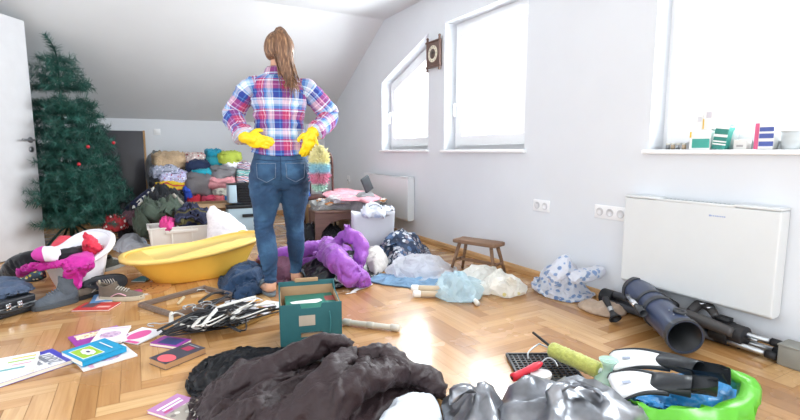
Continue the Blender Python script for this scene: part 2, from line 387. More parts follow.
# ------------------------------------------------------------------ the room
W, YB, YK, ZC, ZK, XL, Y0 = 2.59, 7.10, 5.05, 2.43, 1.35, -1.32, -1.4
WALLM = wallmat('painted_wall', 'e1e5ea'); CEILM = wallmat('painted_ceiling', 'dde0e2')
def parquet():
    k = NT('oak_parquet'); a = k.n('ShaderNodeAttribute', attribute_name='plank'); sp = k.n('ShaderNodeSeparateColor'); k.l(a.outputs['Color'], sp.inputs[0])
    uv = k.n('ShaderNodeUVMap', uv_map='UVMap'); mp = k.n('ShaderNodeMapping'); k.l(uv.outputs[0], mp.inputs[0]); mp.inputs['Scale'].default_value = (3, 45, 1)
    nz = k.n('ShaderNodeTexNoise', Scale=1.0, Detail=6, Roughness=.6, Distortion=.5); k.l(mp.outputs[0], nz.inputs['Vector'])
    base = k.ramp([(0, srgb('a67643')), (.3, srgb('bd8c56')), (.65, srgb('cc9e69')), (1, srgb('d8b17d'))], sp.outputs[0])
    g = k.ramp([(.25, (.72, .62, .52, 1)), (.6, (1, 1, 1, 1))], nz.outputs[0])
    mx = k.n('ShaderNodeMix', data_type='RGBA', blend_type='MULTIPLY', i0=.75); k.l(base, mx.inputs[6]); k.l(g, mx.inputs[7]); k.l(mx.outputs[2], k.b.inputs['Base Color'])
    k.b.inputs['Coat Weight'].default_value = .35; k.b.inputs['Coat Roughness'].default_value = .16
    n2 = k.n('ShaderNodeTexNoise', Scale=3, Detail=3); k.l(k.co(), n2.inputs['Vector'])
    k.l(k.ramp([(.3, (.17,) * 3 + (1,)), (.7, (.30,) * 3 + (1,))], n2.outputs[0]), k.b.inputs['Roughness'])
    k.bump(nz.outputs[0], .05, .003); return k.mat
def make_floor():
    w, n = .074, 6; L = w * n; vs, fs, uv, cl = [], [], [], []; rs = random.Random(5)
    vs += [(XL, Y0, -.003), (W, Y0, -.003), (W, YB, -.003), (XL, YB, -.003)]; fs.append((0, 1, 2, 3)); uv += [(0, 0)] * 4; cl += [0] * 4
    g = .0009
    def plank(x0, y0, x1, y1, hor):
        x0, y0, x1, y1 = x0 + g, y0 + g, x1 - g, y1 - g
        x0, x1 = max(x0, XL), min(x1, W); y0, y1 = max(y0, Y0), min(y1, YB)
        if x1 - x0 < .004 or y1 - y0 < .004: return
        b = len(vs); vs.extend([(x0, y0, 0), (x1, y0, 0), (x1, y1, 0), (x0, y1, 0)]); fs.append((b, b + 1, b + 2, b + 3))
        o = rs.random() * 50; q = ((0, 0), (x1 - x0, 0), (x1 - x0, y1 - y0), (0, y1 - y0))
        uv.extend([(o + (u if hor else v), o + (v if hor else u)) for u, v in q]); c = rs.random(); c = min(1, max(0, .5 + (c - .5) * 1.0 - (.35 if rs.random() < .06 else 0))); cl.extend([c] * 4)
    # herringbone: staircase of horizontal and vertical blocks
    N = 140
    for k in range(-N, N):
        for m in range(-12, 22):
            x = k * w + m * 2 * L * .5 + m * 0; y = k * w - m * L
            x = XL + .1 + k * w + m * L; y = k * w - m * L
            plank(x, y, x + L, y + w, True)
            plank(x + L, y + w - L + 0, x + L + w, y + w, False)
    me = bpy.data.meshes.new('floor'); me.from_pydata(vs, [], fs); me.materials.append(parquet())
    ul = me.uv_layers.new(name='UVMap'); ul.data.foreach_set('uv', np.array(uv, float).ravel())
    ca = me.color_attributes.new('plank', 'FLOAT_COLOR', 'CORNER'); ca.data.foreach_set('color', np.array([(c, c, c, 1) for c in cl], float).ravel())
    o = bpy.data.objects.new('floor', me); COL.objects.link(o); struct(o)
make_floor()
# right wall with three window openings, pieces (y, z) extruded outwards
D3, D2, D1 = (.30, 1.72), (2.73, 3.81), (4.10, 5.12); SZ, TZ = .952, 2.12
r = MB()
for pts in ([(Y0, 0), (D3[0], 0), (D3[0], ZC), (Y0, ZC)], [(D3[0], 0), (D3[1], 0), (D3[1], SZ), (D3[0], SZ)], [(D3[0], TZ), (D3[1], TZ), (D3[1], ZC), (D3[0], ZC)],
            [(D3[1], 0), (D2[0], 0), (D2[0], ZC), (D3[1], ZC)], [(D2[0], 0), (D2[1], 0), (D2[1], SZ), (D2[0], SZ)], [(D2[0], TZ), (D2[1], TZ), (D2[1], ZC), (D2[0], ZC)],
            [(D2[1], 0), (D1[0], 0), (D1[0], ZC), (D2[1], ZC)], [(D1[0], 0), (D1[1], 0), (D1[1], SZ), (D1[0], SZ)], [(D1[0], 2.09), (D1[1], 1.735), (D1[1], 2.42), (YK, ZC), (D1[0], ZC)],
            [(D1[1], 0), (YB, 0), (YB, ZK), (D1[1], 2.40)]):
    r.prism(pts, W, W + .26, 'x')
struct(r.build('wall_right', WALLM, smooth=False))
struct(MB().box(((XL + W) / 2, YB + .05, ZK / 2), (W - XL, .1, ZK)).build('wall_back', WALLM, smooth=False))
r = MB(); r.prism([(3.0, 0), (3.85, 0), (3.85, ZC), (3.0, ZC)], XL - .12, XL, 'x'); r.prism([(3.85, 2.1), (4.75, 2.1), (4.75, ZC), (3.85, ZC)], XL - .12, XL, 'x')
r.prism([(4.75, 0), (YB, 0), (YB, ZK), (YK, ZC), (4.75, ZC)], XL - .12, XL, 'x'); struct(r.build('wall_left', WALLM, smooth=False))
struct(MB().prism([(YK, ZC), (YB, ZK), (YB + .06, ZK + .1), (YK + .02, ZC + .12)], XL, W + .26, 'x').build('ceiling_slope', CEILM, smooth=False))
struct(MB().box(((XL + W + .26) / 2, (Y0 + YK) / 2, ZC + .06), (W + .26 - XL, YK - Y0 + .02, .12)).build('ceiling', CEILM, smooth=False))
OAK = wood('oak_strip', 'b98d5c', 'd3ab78', 5, .4, 'Y')
r = MB(); r.prism([(W, 0), (W - .022, 0), (W - .022, .028), (W - .012, .045), (W, .05)], Y0, YB, 'y'); struct(r.build('baseboard_right', OAK, smooth=False))
r = MB(); r.prism([(YB, 0), (YB - .022, 0), (YB - .022, .028), (YB - .012, .045), (YB, .05)], XL, W - .022, 'x'); struct(r.build('baseboard_back', wood('oak_strip_x', 'b98d5c', 'd3ab78', 5, .4, 'X'), smooth=False))
GLASS = NT('window_glass'); _t = GLASS.n('ShaderNodeBsdfTransparent', Color=(.97, .98, .98, 1)); _g = GLASS.n('ShaderNodeBsdfGlossy', Roughness=.02); _m = GLASS.n('ShaderNodeMixShader', i0=.06)
GLASS.l(_t.outputs[0], _m.inputs[1]); GLASS.l(_g.outputs[0], _m.inputs[2]); GLASS.l(_m.outputs[0], GLASS.out.inputs[0]); GLASS = GLASS.mat
PVC = M('white_pvc', 'f2f4f6', .3, var=.01)
SILLM = M('white_sill', 'f4f5f6', .35, var=.02)
def frame_poly(outer, t):
    """inset polygon (convex) by t"""
    n = len(outer); res = []
    P_ = [Vector((*p, 0)) for p in outer]; ar = sum(P_[i].x * P_[(i + 1) % n].y - P_[(i + 1) % n].x * P_[i].y for i in range(n)); s = 1 if ar > 0 else -1
    for i in range(n):
        a, b, c = P_[i - 1], P_[i], P_[(i + 1) % n]; d1 = (b - a).normalized(); d2 = (c - b).normalized()
        n1 = Vector((-d1.y, d1.x, 0)) * s; n2 = Vector((-d2.y, d2.x, 0)) * s; h = (n1 + n2); h = h / max(.2, (h.dot(n1))) 
        q = b + h * t; res.append((q.x, q.y))
    return res
def ringx(mb, outer, inner, x0, x1):
    n = len(outer); vs = [(x, *p) for x in (x0, x1) for p in outer] + [(x, *p) for x in (x0, x1) for p in inner]; f = []
    for i in range(n):
        j = (i + 1) % n; f += [(i, j, 2 * n + j, 2 * n + i), (n + i, n + j, 3 * n + j, 3 * n + i), (i, j, n + j, n + i), (2 * n + i, 2 * n + j, 3 * n + j, 3 * n + i)]
    mb.add(vs, f)
def window(k, poly, hy):
    fr = MB(); i1 = frame_poly(poly, .065); ringx(fr, poly, i1, W + .13, W + .2); root = struct(fr.build('window_%d' % k, PVC, smooth=False, bevel=.004))
    i0 = frame_poly(poly, .045); i2 = frame_poly(poly, .135); sh = MB(); ringx(sh, i0, i2, W + .105, W + .175); sh.build('sash', PVC, root, smooth=False, bevel=.006)
    gk = MB(); ringx(gk, frame_poly(poly, .133), frame_poly(poly, .143), W + .125, W + .16); gk.build('gasket', M('gasket', 'c9ccd0', .6), root, smooth=False)
    MB().prism(i2, W + .138, W + .146, 'x').build('glass', GLASS, root, smooth=False)
    if hy is not None:
        h = MB().box((W + .1, hy, SZ + .42), (.012, .028, .07)).cyl((W + .095, hy, SZ + .42), (W + .06, hy, SZ + .42), .011).box((W + .062, hy, SZ + .37), (.016, .022, .12)); h.build('window_handle', WHITE, root, bevel=.004)
    ys = [p[0] for p in poly]; s = MB().box((W + .05, (min(ys) + max(ys)) / 2, SZ - .012), (.17, max(ys) - min(ys) + .05, .024)); s.build('window_sill', SILLM, root, smooth=False, bevel=.006)
window(1, [(D3[0], SZ), (D3[1], SZ), (D3[1], TZ), (D3[0], TZ)], None)
window(2, [(D2[0], SZ), (D2[1], SZ), (D2[1], TZ), (D2[0], TZ)], D2[1] - .07)
window(3, [(D1[0], SZ), (D1[1], SZ), (D1[1], 1.735), (D1[0], 2.09)], D1[1] - .07)
SATIN = M('satin_chrome', '8f9296', .3, .6, var=.03)
# open door leaf, hinged on the left wall
dl = .9; ha = at(0, 262); da = (-.825, 5.50); hx = (-1.285, 4.745); ang = math.atan2(da[1] - hx[1], da[0] - hx[0])
dr = MB().box((dl / 2, 0, 1.05), (dl, .042, 2.09)).build('door_1', M('door_lacquer', 'd3d4d7', .45, var=.03), loc=(hx[0], hx[1], 0), rz=ang, smooth=False, bevel=.003); struct(dr)
for sgn in (-1, 1):
    h = MB().cyl((dl - .06, sgn * .021, 1.04), (dl - .06, sgn * .03, 1.04), .026, n=20).cyl((dl - .06, sgn * .03, 1.04), (dl - .06, sgn * .065, 1.04), .010).tube([(dl - .06, sgn * .065, 1.04), (dl - .1, sgn * .07, 1.04), (dl - .2, sgn * .068, 1.042)], .009, 10); h.build('door_handle', SATIN, dr)
    e = MB().cyl((dl - .06, sgn * .021, .955), (dl - .06, sgn * .029, .955), .026, n=20); e.build('keyhole_plate', SATIN, dr)
    MB().box((dl - .06, sgn * .03, .953), (.006, .003, .022)).build('keyhole', BLACK, dr)
MB().box((dl, 0, 1.0), (.003, .024, .2)).build('lock_plate', STEEL, dr, smooth=False)
MB().box((.02, -.0, 1.05), (.001, .001, .001))

# ---- light: overcast daylight through the windows and from the open half of the room behind the camera
wd = bpy.data.worlds.new('sky'); SC.world = wd; wd.use_nodes = True; nt = wd.node_tree; bg = nt.nodes['Background']
tc = nt.nodes.new('ShaderNodeTexCoord'); spz = nt.nodes.new('ShaderNodeSeparateXYZ'); nt.links.new(tc.outputs['Generated'], spz.inputs[0])
rp = nt.nodes.new('ShaderNodeValToRGB'); rp.color_ramp.elements[0].position = .0; rp.color_ramp.elements[0].color = (.93, .96, 1, 1); rp.color_ramp.elements[1].position = .7; rp.color_ramp.elements[1].color = (.88, .94, 1, 1)
nt.links.new(spz.outputs['Z'], rp.inputs[0]); nt.links.new(rp.outputs[0], bg.inputs['Color']); bg.inputs['Strength'].default_value = WORLD
def area(name, loc, size, sy, energy, rot, col=(1, 1, 1)):
    ld = bpy.data.lights.new(name, 'AREA'); ld.shape = 'RECTANGLE'; ld.size = size; ld.size_y = sy; ld.energy = energy; ld.color = col
    o = bpy.data.objects.new(name, ld); COL.objects.link(o); o.location = loc; o.rotation_euler = rot; return o
for nm, (a, b), e in (('daylight_near', D3, WIN), ('daylight_middle', D2, WIN), ('daylight_far', D1, WIN * 1.25)):
    area(nm, (W + .45, (a + b) / 2, SZ + .65), 1.15, b - a + .1, e, (0, PI / 2, 0), (.93, .97, 1))
SC.view_settings.view_transform = 'Standard'; SC.view_settings.look = 'None'; SC.view_settings.gamma = 1; SC.view_settings.use_curve_mapping = False
SC.view_settings.exposure = EXPO
SC.cycles.use_denoising = True; SC.cycles.max_bounces = 10; SC.cycles.transparent_max_bounces = 24; SC.cycles.sample_clamp_indirect = 8; SC.cycles.caustics_reflective = False; SC.cycles.caustics_refractive = False
# ------------------------------------------------------------------ the woman
def person():
    loc = (0.812, 3.055, 0); rz = -math.radians(14)
    root = thing('person', 'woman seen from behind, hands on hips, in plaid shirt, skinny jeans and yellow rubber gloves', 'person', loc, rz)
    SKIN = M('skin', 'd9a88c', .5, var=.04, sub=.1); HAIR = NT('auburn_hair'); k = HAIR
    o = k.co(); mp = k.n('ShaderNodeMapping'); k.l(o, mp.inputs[0]); mp.inputs['Scale'].default_value = (1, 1, .12)
    nz = k.n('ShaderNodeTexNoise', Scale=110, Detail=4); k.l(mp.outputs[0], nz.inputs['Vector'])
    k.l(k.ramp([(.3, srgb('46301f')), (.52, srgb('765239')), (.72, srgb('b48c66'))], nz.outputs[0]), k.b.inputs['Base Color']); k.b.inputs['Roughness'].default_value = .42; k.bump(nz.outputs[0], .6, .004); HAIR = k.mat
    def el(z, cx, cy, rx, ry, n=28, e=.9):
        a = np.linspace(0, 2 * PI, n, endpoint=False)
        return [(cx + rx * np.sign(math.cos(t)) * abs(math.cos(t)) ** e, cy + ry * np.sign(math.sin(t)) * abs(math.sin(t)) ** e, z) for t in a]
    LEG = {-1: [(-.094, .0, .80, .094), (-.098, .0, .70, .093), (-.099, .01, .63, .083), (-.108, .022, .54, .066), (-.115, .02, .46, .056), (-.104, 0, .36, .056), (-.094, -.012, .27, .054), (-.088, -.005, .16, .040), (-.085, 0, .085, .035)],
           1: [(.088, .0, .80, .096), (.086, .02, .70, .090), (.083, .045, .62, .080), (.082, .08, .53, .064), (.083, .11, .44, .055), (.088, .13, .35, .054), (.090, .16, .27, .052), (.088, .20, .16, .039), (.085, .215, .09, .035)]}
    ARM = {-1: [(-.130, 0, 1.36), (-.175, .0, 1.325), (-.232, .015, 1.25), (-.275, .03, 1.17), (-.25, -.04, 1.10), (-.205, -.12, 1.03)],
           1: [(.130, 0, 1.36), (.18, .0, 1.33), (.262, .01, 1.25), (.32, .02, 1.17), (.275, -.05, 1.11), (.205, -.12, 1.06)]}
    def hand(mb, w, tgt, nrm, s, sc=1.0):
        """palm, four fingers and a thumb; w wrist, tgt finger direction, nrm back-of-hand normal"""
        w = Vector(w); d = Vector(tgt).normalized(); nn = Vector(nrm); nn = (nn - d * nn.dot(d)).normalized(); sd = d.cross(nn).normalized() * s
        palm = w + d * .048
        q = Matrix((sd, d, nn)).transposed(); e = q.to_euler()
        mb.ball(palm, (.040 * sc, .054 * sc, .017 * sc), 16, e)
        mb.tube([w - d * .02, w + d * .015, w + d * .04], [.026 * sc, .027 * sc, .028 * sc], 12, flat=.75, up=nn)
        for i, (off, ln) in enumerate(((-.029, .068), (-.010, .077), (.010, .072), (.028, .058))):
            b = palm + sd * off + d * .036
            mb.tube([b - d * .015, b + d * ln * .35 - nn * .003, b + d * ln * .7 - nn * .012, b + d * ln - nn * .026], [.0095 * sc, .0095 * sc, .0088 * sc, .0068 * sc], 8, up=nn)
        b = w + d * .025 - sd * .026
        mb.tube([b, b - sd * .026 + d * .014 - nn * .006, b - sd * .038 + d * .04 - nn * .012, b - sd * .037 + d * .062 - nn * .016], [.013 * sc, .0115 * sc, .010 * sc, .0078 * sc], 8, up=nn)
    HANDS = {-1: ((-.195, -.13, 1.02), (.75, -.04, -.16), (.0, -1, -.0), 1), 1: ((.195, -.125, 1.06), (-.28, -.06, -.9), (.45, -1, .1), -1)}
    b = MB()
    b.loft([el(*r) for r in [(.72, 0, .0, .12, .09), (.80, 0, -.01, .172, .112), (.88, 0, -.005, .165, .105), (.96, 0, .0, .140, .092), (1.08, 0, .005, .122, .083), (1.2, 0, .005, .142, .092), (1.30, 0, .0, .160, .092), (1.37, 0, 0, .15, .075), (1.41, 0, 0, .085, .06)]])
    for s in (-1, 1):
        L = LEG[s]; b.tube([q[:3] for q in L], [q[3] * .78 for q in L], 16, up=(0, 1, 0))
        ax, ay, az, _ = L[-1]; out = s * .25 if s < 0 else .1
        b.tube([(ax, ay, az + .03), (ax, ay - .01, .05), (ax + out * .1, ay + .05, .038), (ax + out * .3, ay + .12, .03), (ax + out * .45, ay + .18, .024)], [.034, .036, .035, .034, .022], 12, flat=.8)
        A = ARM[s]; b.tube(A, [.052, .05, .043, .037, .036, .027], 14)
        hand(b, *HANDS[s])
        b.ball((.015 + s * .074, .0, 1.56), (.012, .018, .03), 10)
    b.tube([(0, 0, 1.37), (.003, .0, 1.43), (.01, .008, 1.50)], [.06, .05, .05], 16)
    b.ball((.015, .005, 1.575), (.073, .09, .108), 24); b.ball((.015, .03, 1.505), (.055, .065, .06), 18)
    b.ball((.015, .103, 1.553), (.013, .018, .024), 10); b.ball((.015, .09, 1.513), (.026, .012, .012), 10); b.ball((.015, .088, 1.473), (.024, .018, .016), 10)
    body = merged(b, .0065, 'body', SKIN, root, sm=4)
    for s in (-1, 1): MB().ball((.015 + s * .03, .087, 1.581), (.014, .009, .009), 12).build('eye', M('eye_white', 'e8e4e0', .2), root)
    # hair: cap with drawn-back strands and a long ponytail
    h = MB(); rings = []
    for kk in range(15):
        ph = PI * (kk + .5) / 15.5; rg = []
        for i in range(64):
            t = 2 * PI * i / 64; z = math.cos(ph); r = math.sin(ph); st = 1 + .018 * math.sin(t * 17 + ph * 3) + .01 * math.sin(t * 29)
            x = .015 + .092 * r * math.cos(t) * st; y = -.006 + .098 * r * math.sin(t) * st; zz = 1.578 + .108 * z
            if y > .055 and zz < 1.635: y = .055 + (y - .055) * .15
            if zz < 1.51: zz = 1.51 - (1.51 - zz) * .25
            rg.append((x, y, zz))
        rings.append(rg)
    h.loft(rings); h.build('hair', HAIR, root)
    h = MB(); h.tube([(.012, -.075, 1.645), (.018, -.118, 1.655), (.026, -.145, 1.62), (.034, -.15, 1.55), (.046, -.14, 1.47), (.064, -.135, 1.39), (.082, -.135, 1.325)], [.020, .030, .042, .050, .048, .034, .008], 56, flat=.62, up=(0, 1, 0), sub=8)
    V = np.array(h.v); sh = np.random.RandomState(4).normal(size=56)
    n = 56; rg = len(V) // n; V = V.reshape(rg, n, 3); cc = V.mean(1, keepdims=True); V = cc + (V - cc) * (1 + (.07 * np.sin(np.arange(n) * 2 * PI * 9 / n) + .05 * sh)[None, :, None]); h.v = [tuple(q) for q in V.reshape(-1, 3)]
    for i in range(60):
        t = random.uniform(0, 2 * PI); r = random.uniform(.5, 1)
        p0 = np.array((.034 + .058 * r * math.cos(t), -.145 + .03 * r * math.sin(t), 1.53)); p2 = np.array((.088 + .028 * random.gauss(0, 1), -.135 + .01 * random.gauss(0, 1), 1.32 + .035 * random.gauss(0, 1)))
        h.tube([p0, (p0 + p2) / 2 + [.006 * math.cos(t), 0, 0], p2], [.0045, .004, .001], 5, sub=3)
    h.build('ponytail', HAIR, root); MB().lathe([(.024, -.006), (.029, 0), (.024, .006)], 20, (.014, -.098, 1.652), (1.35, 0, 0)).build('hair_tie', M('hair_tie', '2a1a16', .6), root)
    # plaid shirt, uv in metres
    k = NT('plaid_flannel'); uv = k.n('ShaderNodeUVMap', uv_map='UVMap'); sp = k.n('ShaderNodeSeparateXYZ'); k.l(uv.outputs[0], sp.inputs[0])
    def band(axis, per, off):
        m = k.n('ShaderNodeMath', operation='MULTIPLY_ADD'); k.l(sp.outputs[axis], m.inputs[0]); m.inputs[1].default_value = 1 / per; m.inputs[2].default_value = off
        f = k.n('ShaderNodeMath', operation='FRACT'); k.l(m.outputs[0], f.inputs[0])
        C = dict(w='dfe6f2', n='2a3f92', r='b03464', p='d98ba8', b='5587c8', s='9cc4e4')
        seq = [(0, 'w'), (.12, 's'), (.16, 'w'), (.2, 'n'), (.38, 'b'), (.42, 'n'), (.5, 'r'), (.62, 'p'), (.66, 'r'), (.76, 'w'), (.8, 'r'), (.84, 'b'), (.93, 's')]
        return k.ramp([(p_, srgb(C[c_])) for p_, c_ in seq], f.outputs[0], 'CONSTANT')
    u_, v_ = band('X', .150, .15), band('Y', .185, .35); mx = k.n('ShaderNodeMix', data_type='RGBA', i0=.56); k.l(u_, mx.inputs[6]); k.l(v_, mx.inputs[7]); 
    k.l(mx.outputs[2], k.b.inputs['Base Color']); k.b.inputs['Roughness'].default_value = .85; k.b.inputs['Sheen Weight'].default_value = .1
    nz = k.n('ShaderNodeTexNoise', Scale=16, Detail=5, Distortion=.8); k.l(k.co(), nz.inputs['Vector']); k.bump(nz.outputs[0], .5, .025); PL = k.mat
    s_ = MB(); rr = [(.925, 0, -.005, .172, .125), (.955, 0, -.004, .168, .122), (1.0, 0, 0, .158, .114), (1.05, 0, .002, .150, .106), (1.10, 0, .003, .146, .102), (1.16, 0, .004, .152, .105), (1.22, 0, .004, .163, .110), (1.28, 0, .0, .172, .110), (1.325, 0, 0, .176, .104), (1.36, 0, 0, .172, .094), (1.39, 0, 0, .150, .080), (1.412, 0, 0, .105, .068), (1.43, .002, 0, .070, .06)]
    zz = np.linspace(.925, 1.43, 60); A = np.array(rr); rings = []; uvs = []
    for z in zz:
        row = [np.interp(z, A[:, 0], A[:, i]) for i in range(1, 5)]; ring = el(z, row[0], row[1], row[2], row[3], 96, .92)
        ring = np.array(ring); t = np.linspace(0, 2 * PI, 96, endpoint=False)
        f = folds(ring[:, 0] * 1.2 + ring[:, 1], np.full(96, z) + ring[:, 0] * .5 * np.sign(ring[:, 1]), 4.2, 13, 0.15, 2.4); amp = .014 * (1 - min(1, max(0, (z - 1.28) / .12)) * .7)
        k_ = 1 + amp * f / row[2]; ring[:, 0] *= k_; ring[:, 1] *= k_
        if z < .98: ring[:, 2] += .012 * np.cos(t * 2) * (1 - (z - .925) / .055)
        rings.append([tuple(q) for q in ring]); uvs += [(q * .16 + .03, z) for q in t]
    s_.loft(rings, caps=False)
    for s in (-1, 1):
        b0 = len(s_.v); s_.tube([np.array(q) for q in ARM[s]] if 0 else [(s * .10, 0, 1.345)] + [q for q in ARM[s][1:5]] + [tuple(np.array(ARM[s][4]) * .35 + np.array(ARM[s][5]) * .65)], [.058, .062, .060, .064, .055, .047], 32, sub=10, wr=.20, wf=16, seed=3 + s)
        P_, L = s_.last
        for li in range(len(P_)): uvs += [(a * .052, L[li] * 1.0 + .05) for a in np.linspace(0, 2 * PI, 32, endpoint=False)]
        e0 = np.array(ARM[s][4]) * .45 + np.array(ARM[s][5]) * .55; e1 = np.array(ARM[s][4]) * .05 + np.array(ARM[s][5]) * .95; ax_ = e1 - e0
        s_.tube([e0 - ax_ * .3, e0, e0 + ax_ * .5, e1], [.049, .056, .058, .066 if s < 0 else .056], 32, sub=6, wr=.16, wf=25, seed=8)
        P_, L = s_.last
        for li in range(len(P_)): uvs += [(a * .05, L[li] + .02) for a in np.linspace(0, 2 * PI, 32, endpoint=False)]
    shirt = s_.build('plaid_shirt', PL, root, uvs=uvs)
    sol = shirt.modifiers.new('sol', 'SOLIDIFY'); sol.thickness = .003
    c = MB(); cr = []; cu = []
    for j, (z, r) in enumerate(((1.405, .078), (1.44, .066), (1.462, .064), (1.45, .074), (1.415, .088), (1.405, .092))):
        for t in np.linspace(0, 2 * PI, 48, endpoint=False): cu.append((t * .075, j * .02))
        cr.append([(r * math.cos(t), r * .85 * math.sin(t) - .004, z - .02 * math.sin(t) * (1 if math.sin(t) > 0 else .2)) for t in np.linspace(0, 2 * PI, 48, endpoint=False)])
    c.loft(cr, caps=False); c.build('collar', PL, root, uvs=cu)
    # jeans
    j = MB(); j.loft([el(*r) for r in [(.70, 0, .01, .13, .09), (.74, 0, .005, .168, .108), (.79, 0, -.008, .188, .128), (.84, 0, -.012, .187, .132), (.88, 0, -.006, .175, .124), (.93, 0, 0, .160, .112), (.965, 0, 0, .155, .108)]])
    for s in (-1, 1):
        L = LEG[s]; j.tube([q[:3] for q in L] , [q[3] * 1.08 + .002 for q in L], 24, up=(0, 1, 0)); j.ball((s * .088, -.055, .80), (.082, .085, .088), 20)
    def post(co, no):
        x, y, z = co.T; kn = np.exp(-((z - .46) / .05) ** 2) + np.exp(-((z - .13) / .06) ** 2) + .6 * np.exp(-((z - .70) / .04) ** 2)
        f = folds(x * 1.1 + y * .7, z + .25 * np.abs(x), 6.1, 22, 0.0, 3.0); return co + no * (f * (.0025 + .005 * kn))[:, None]
    k = NT('blue_jeans'); o = k.co(); nz = k.n('ShaderNodeTexNoise', Scale=6, Detail=5); k.l(o, nz.inputs['Vector'])
    k.l(k.ramp([(.32, srgb('18304e')), (.52, srgb('244668')), (.72, srgb('3f688c'))], nz.outputs[0]), k.b.inputs['Base Color']); k.b.inputs['Roughness'].default_value = .8
    n2 = k.n('ShaderNodeTexNoise', Scale=35, Detail=5, Distortion=1); k.l(o, n2.inputs['Vector']); k.bump(n2.outputs[0], .4, .01); JM = k.mat
    jeans = merged(j, .007, 'skinny_jeans', JM, root, sm=3, post=post)
    SEAM = M('jeans_seam', '1a3350', .8); ST = M('jeans_thread', '6e7f96', .7)
    def surf_y(x, z):  # back surface of the jeans
        import bisect
        ok, l_, n_, i_ = jeans.ray_cast(Vector((x, -1, z)), Vector((0, 1, 0))); return l_.y if ok else -.12
    for s in (-1, 1):
        cx = s * .088; out = [(cx - .058, .868), (cx + .058, .868), (cx + .053, .78), (cx, .752), (cx - .053, .78)]
        line = [(x, surf_y(x, z) - .0015, z) for a, b2 in zip(out, out[1:] + out[:1]) for x, z in [(a[0] + (b2[0] - a[0]) * t, a[1] + (b2[1] - a[1]) * t) for t in np.linspace(0, 1, 5, endpoint=False)]]
        MB().tube(line + line[:1], .0019, 5, smooth=False).build('back_pocket', ST, jeans, label='stitched back pocket outline')
    line = [(0, surf_y(0, z) - .0008, z) for z in np.linspace(.93, .76, 12)]; MB().tube(line, .0022, 5, smooth=False).build('centre_seam', SEAM, jeans)
    wl = [(x, surf_y(x, z) - .0008, z) for x in np.linspace(-.15, .15, 25) for z in (.895 - .012 * (1 - (x / .15) ** 2),)]; MB().tube(wl, .002, 5, smooth=False).build('yoke_seam', SEAM, jeans)
    # rubber gloves
    GL = M('yellow_rubber', 'f0cf1e', .38, var=.06, vs=20, bump=.3, bs=60)
    for s in (-1, 1):
        g = MB(); w, d, nn, sd = HANDS[s]; hand(g, w, d, nn, sd, 1.22); dv = Vector(d).normalized(); back = (Vector(ARM[s][4]) - Vector(ARM[s][5])).normalized(); w = Vector(w)
        g.tube([w + dv * .05, w + dv * .015, w + back * .012 + dv * .002, w + back * .028 + Vector((0, 0, -.006))], [.034, .036, .040, .050], 20, flat=.85)
        gl = merged(g, .0045, 'rubber_glove', GL, root, sm=3, post=lambda co, no: co + no * (folds(co[:, 0] * 2, co[:, 2] * 2 + co[:, 1], 2.2, 22, .5, 2) * .0035)[:, None])
    # slippers
    SL = M('grey_slipper', '6f7a80', .8, bump=.3)
    for s in (-1, 1):
        ax, ay, az, _ = LEG[s][-1]; out = (s * .12 if s < 0 else .08); m = MB()
        c0 = np.array((ax + out * .2, ay + .07)); d = np.array((out * .45, .19)); d /= np.linalg.norm(d); sd = np.array((d[1], -d[0])); ol = []
        for t in np.linspace(0, 2 * PI, 32, endpoint=False):
            a, w = math.cos(t) * .135, math.sin(t) * (.046 + .006 * math.cos(t)); q = c0 + d * a + sd * w; ol.append((q[0], q[1]))
        sl = m.prism(ol, 0.001, .022).build('slipper', SL, root, smooth=False, bevel=.005)
        u = MB(); st = []
        for a in np.linspace(-.0, .12, 8):
            w = .052 * math.sqrt(max(.05, 1 - (a / .14) ** 2)); st.append([tuple(c0 + d * a + sd * w * math.cos(t)) + (.018 + (.058 - .2 * max(0, a - .03)) * math.sin(t),) for t in np.linspace(0, PI, 14)])
        u.loft(st, caps=False, closed=False); uo = u.build('slipper_strap', SL, sl); so = uo.modifiers.new('s', 'SOLIDIFY'); so.thickness = .005
    return root
person()
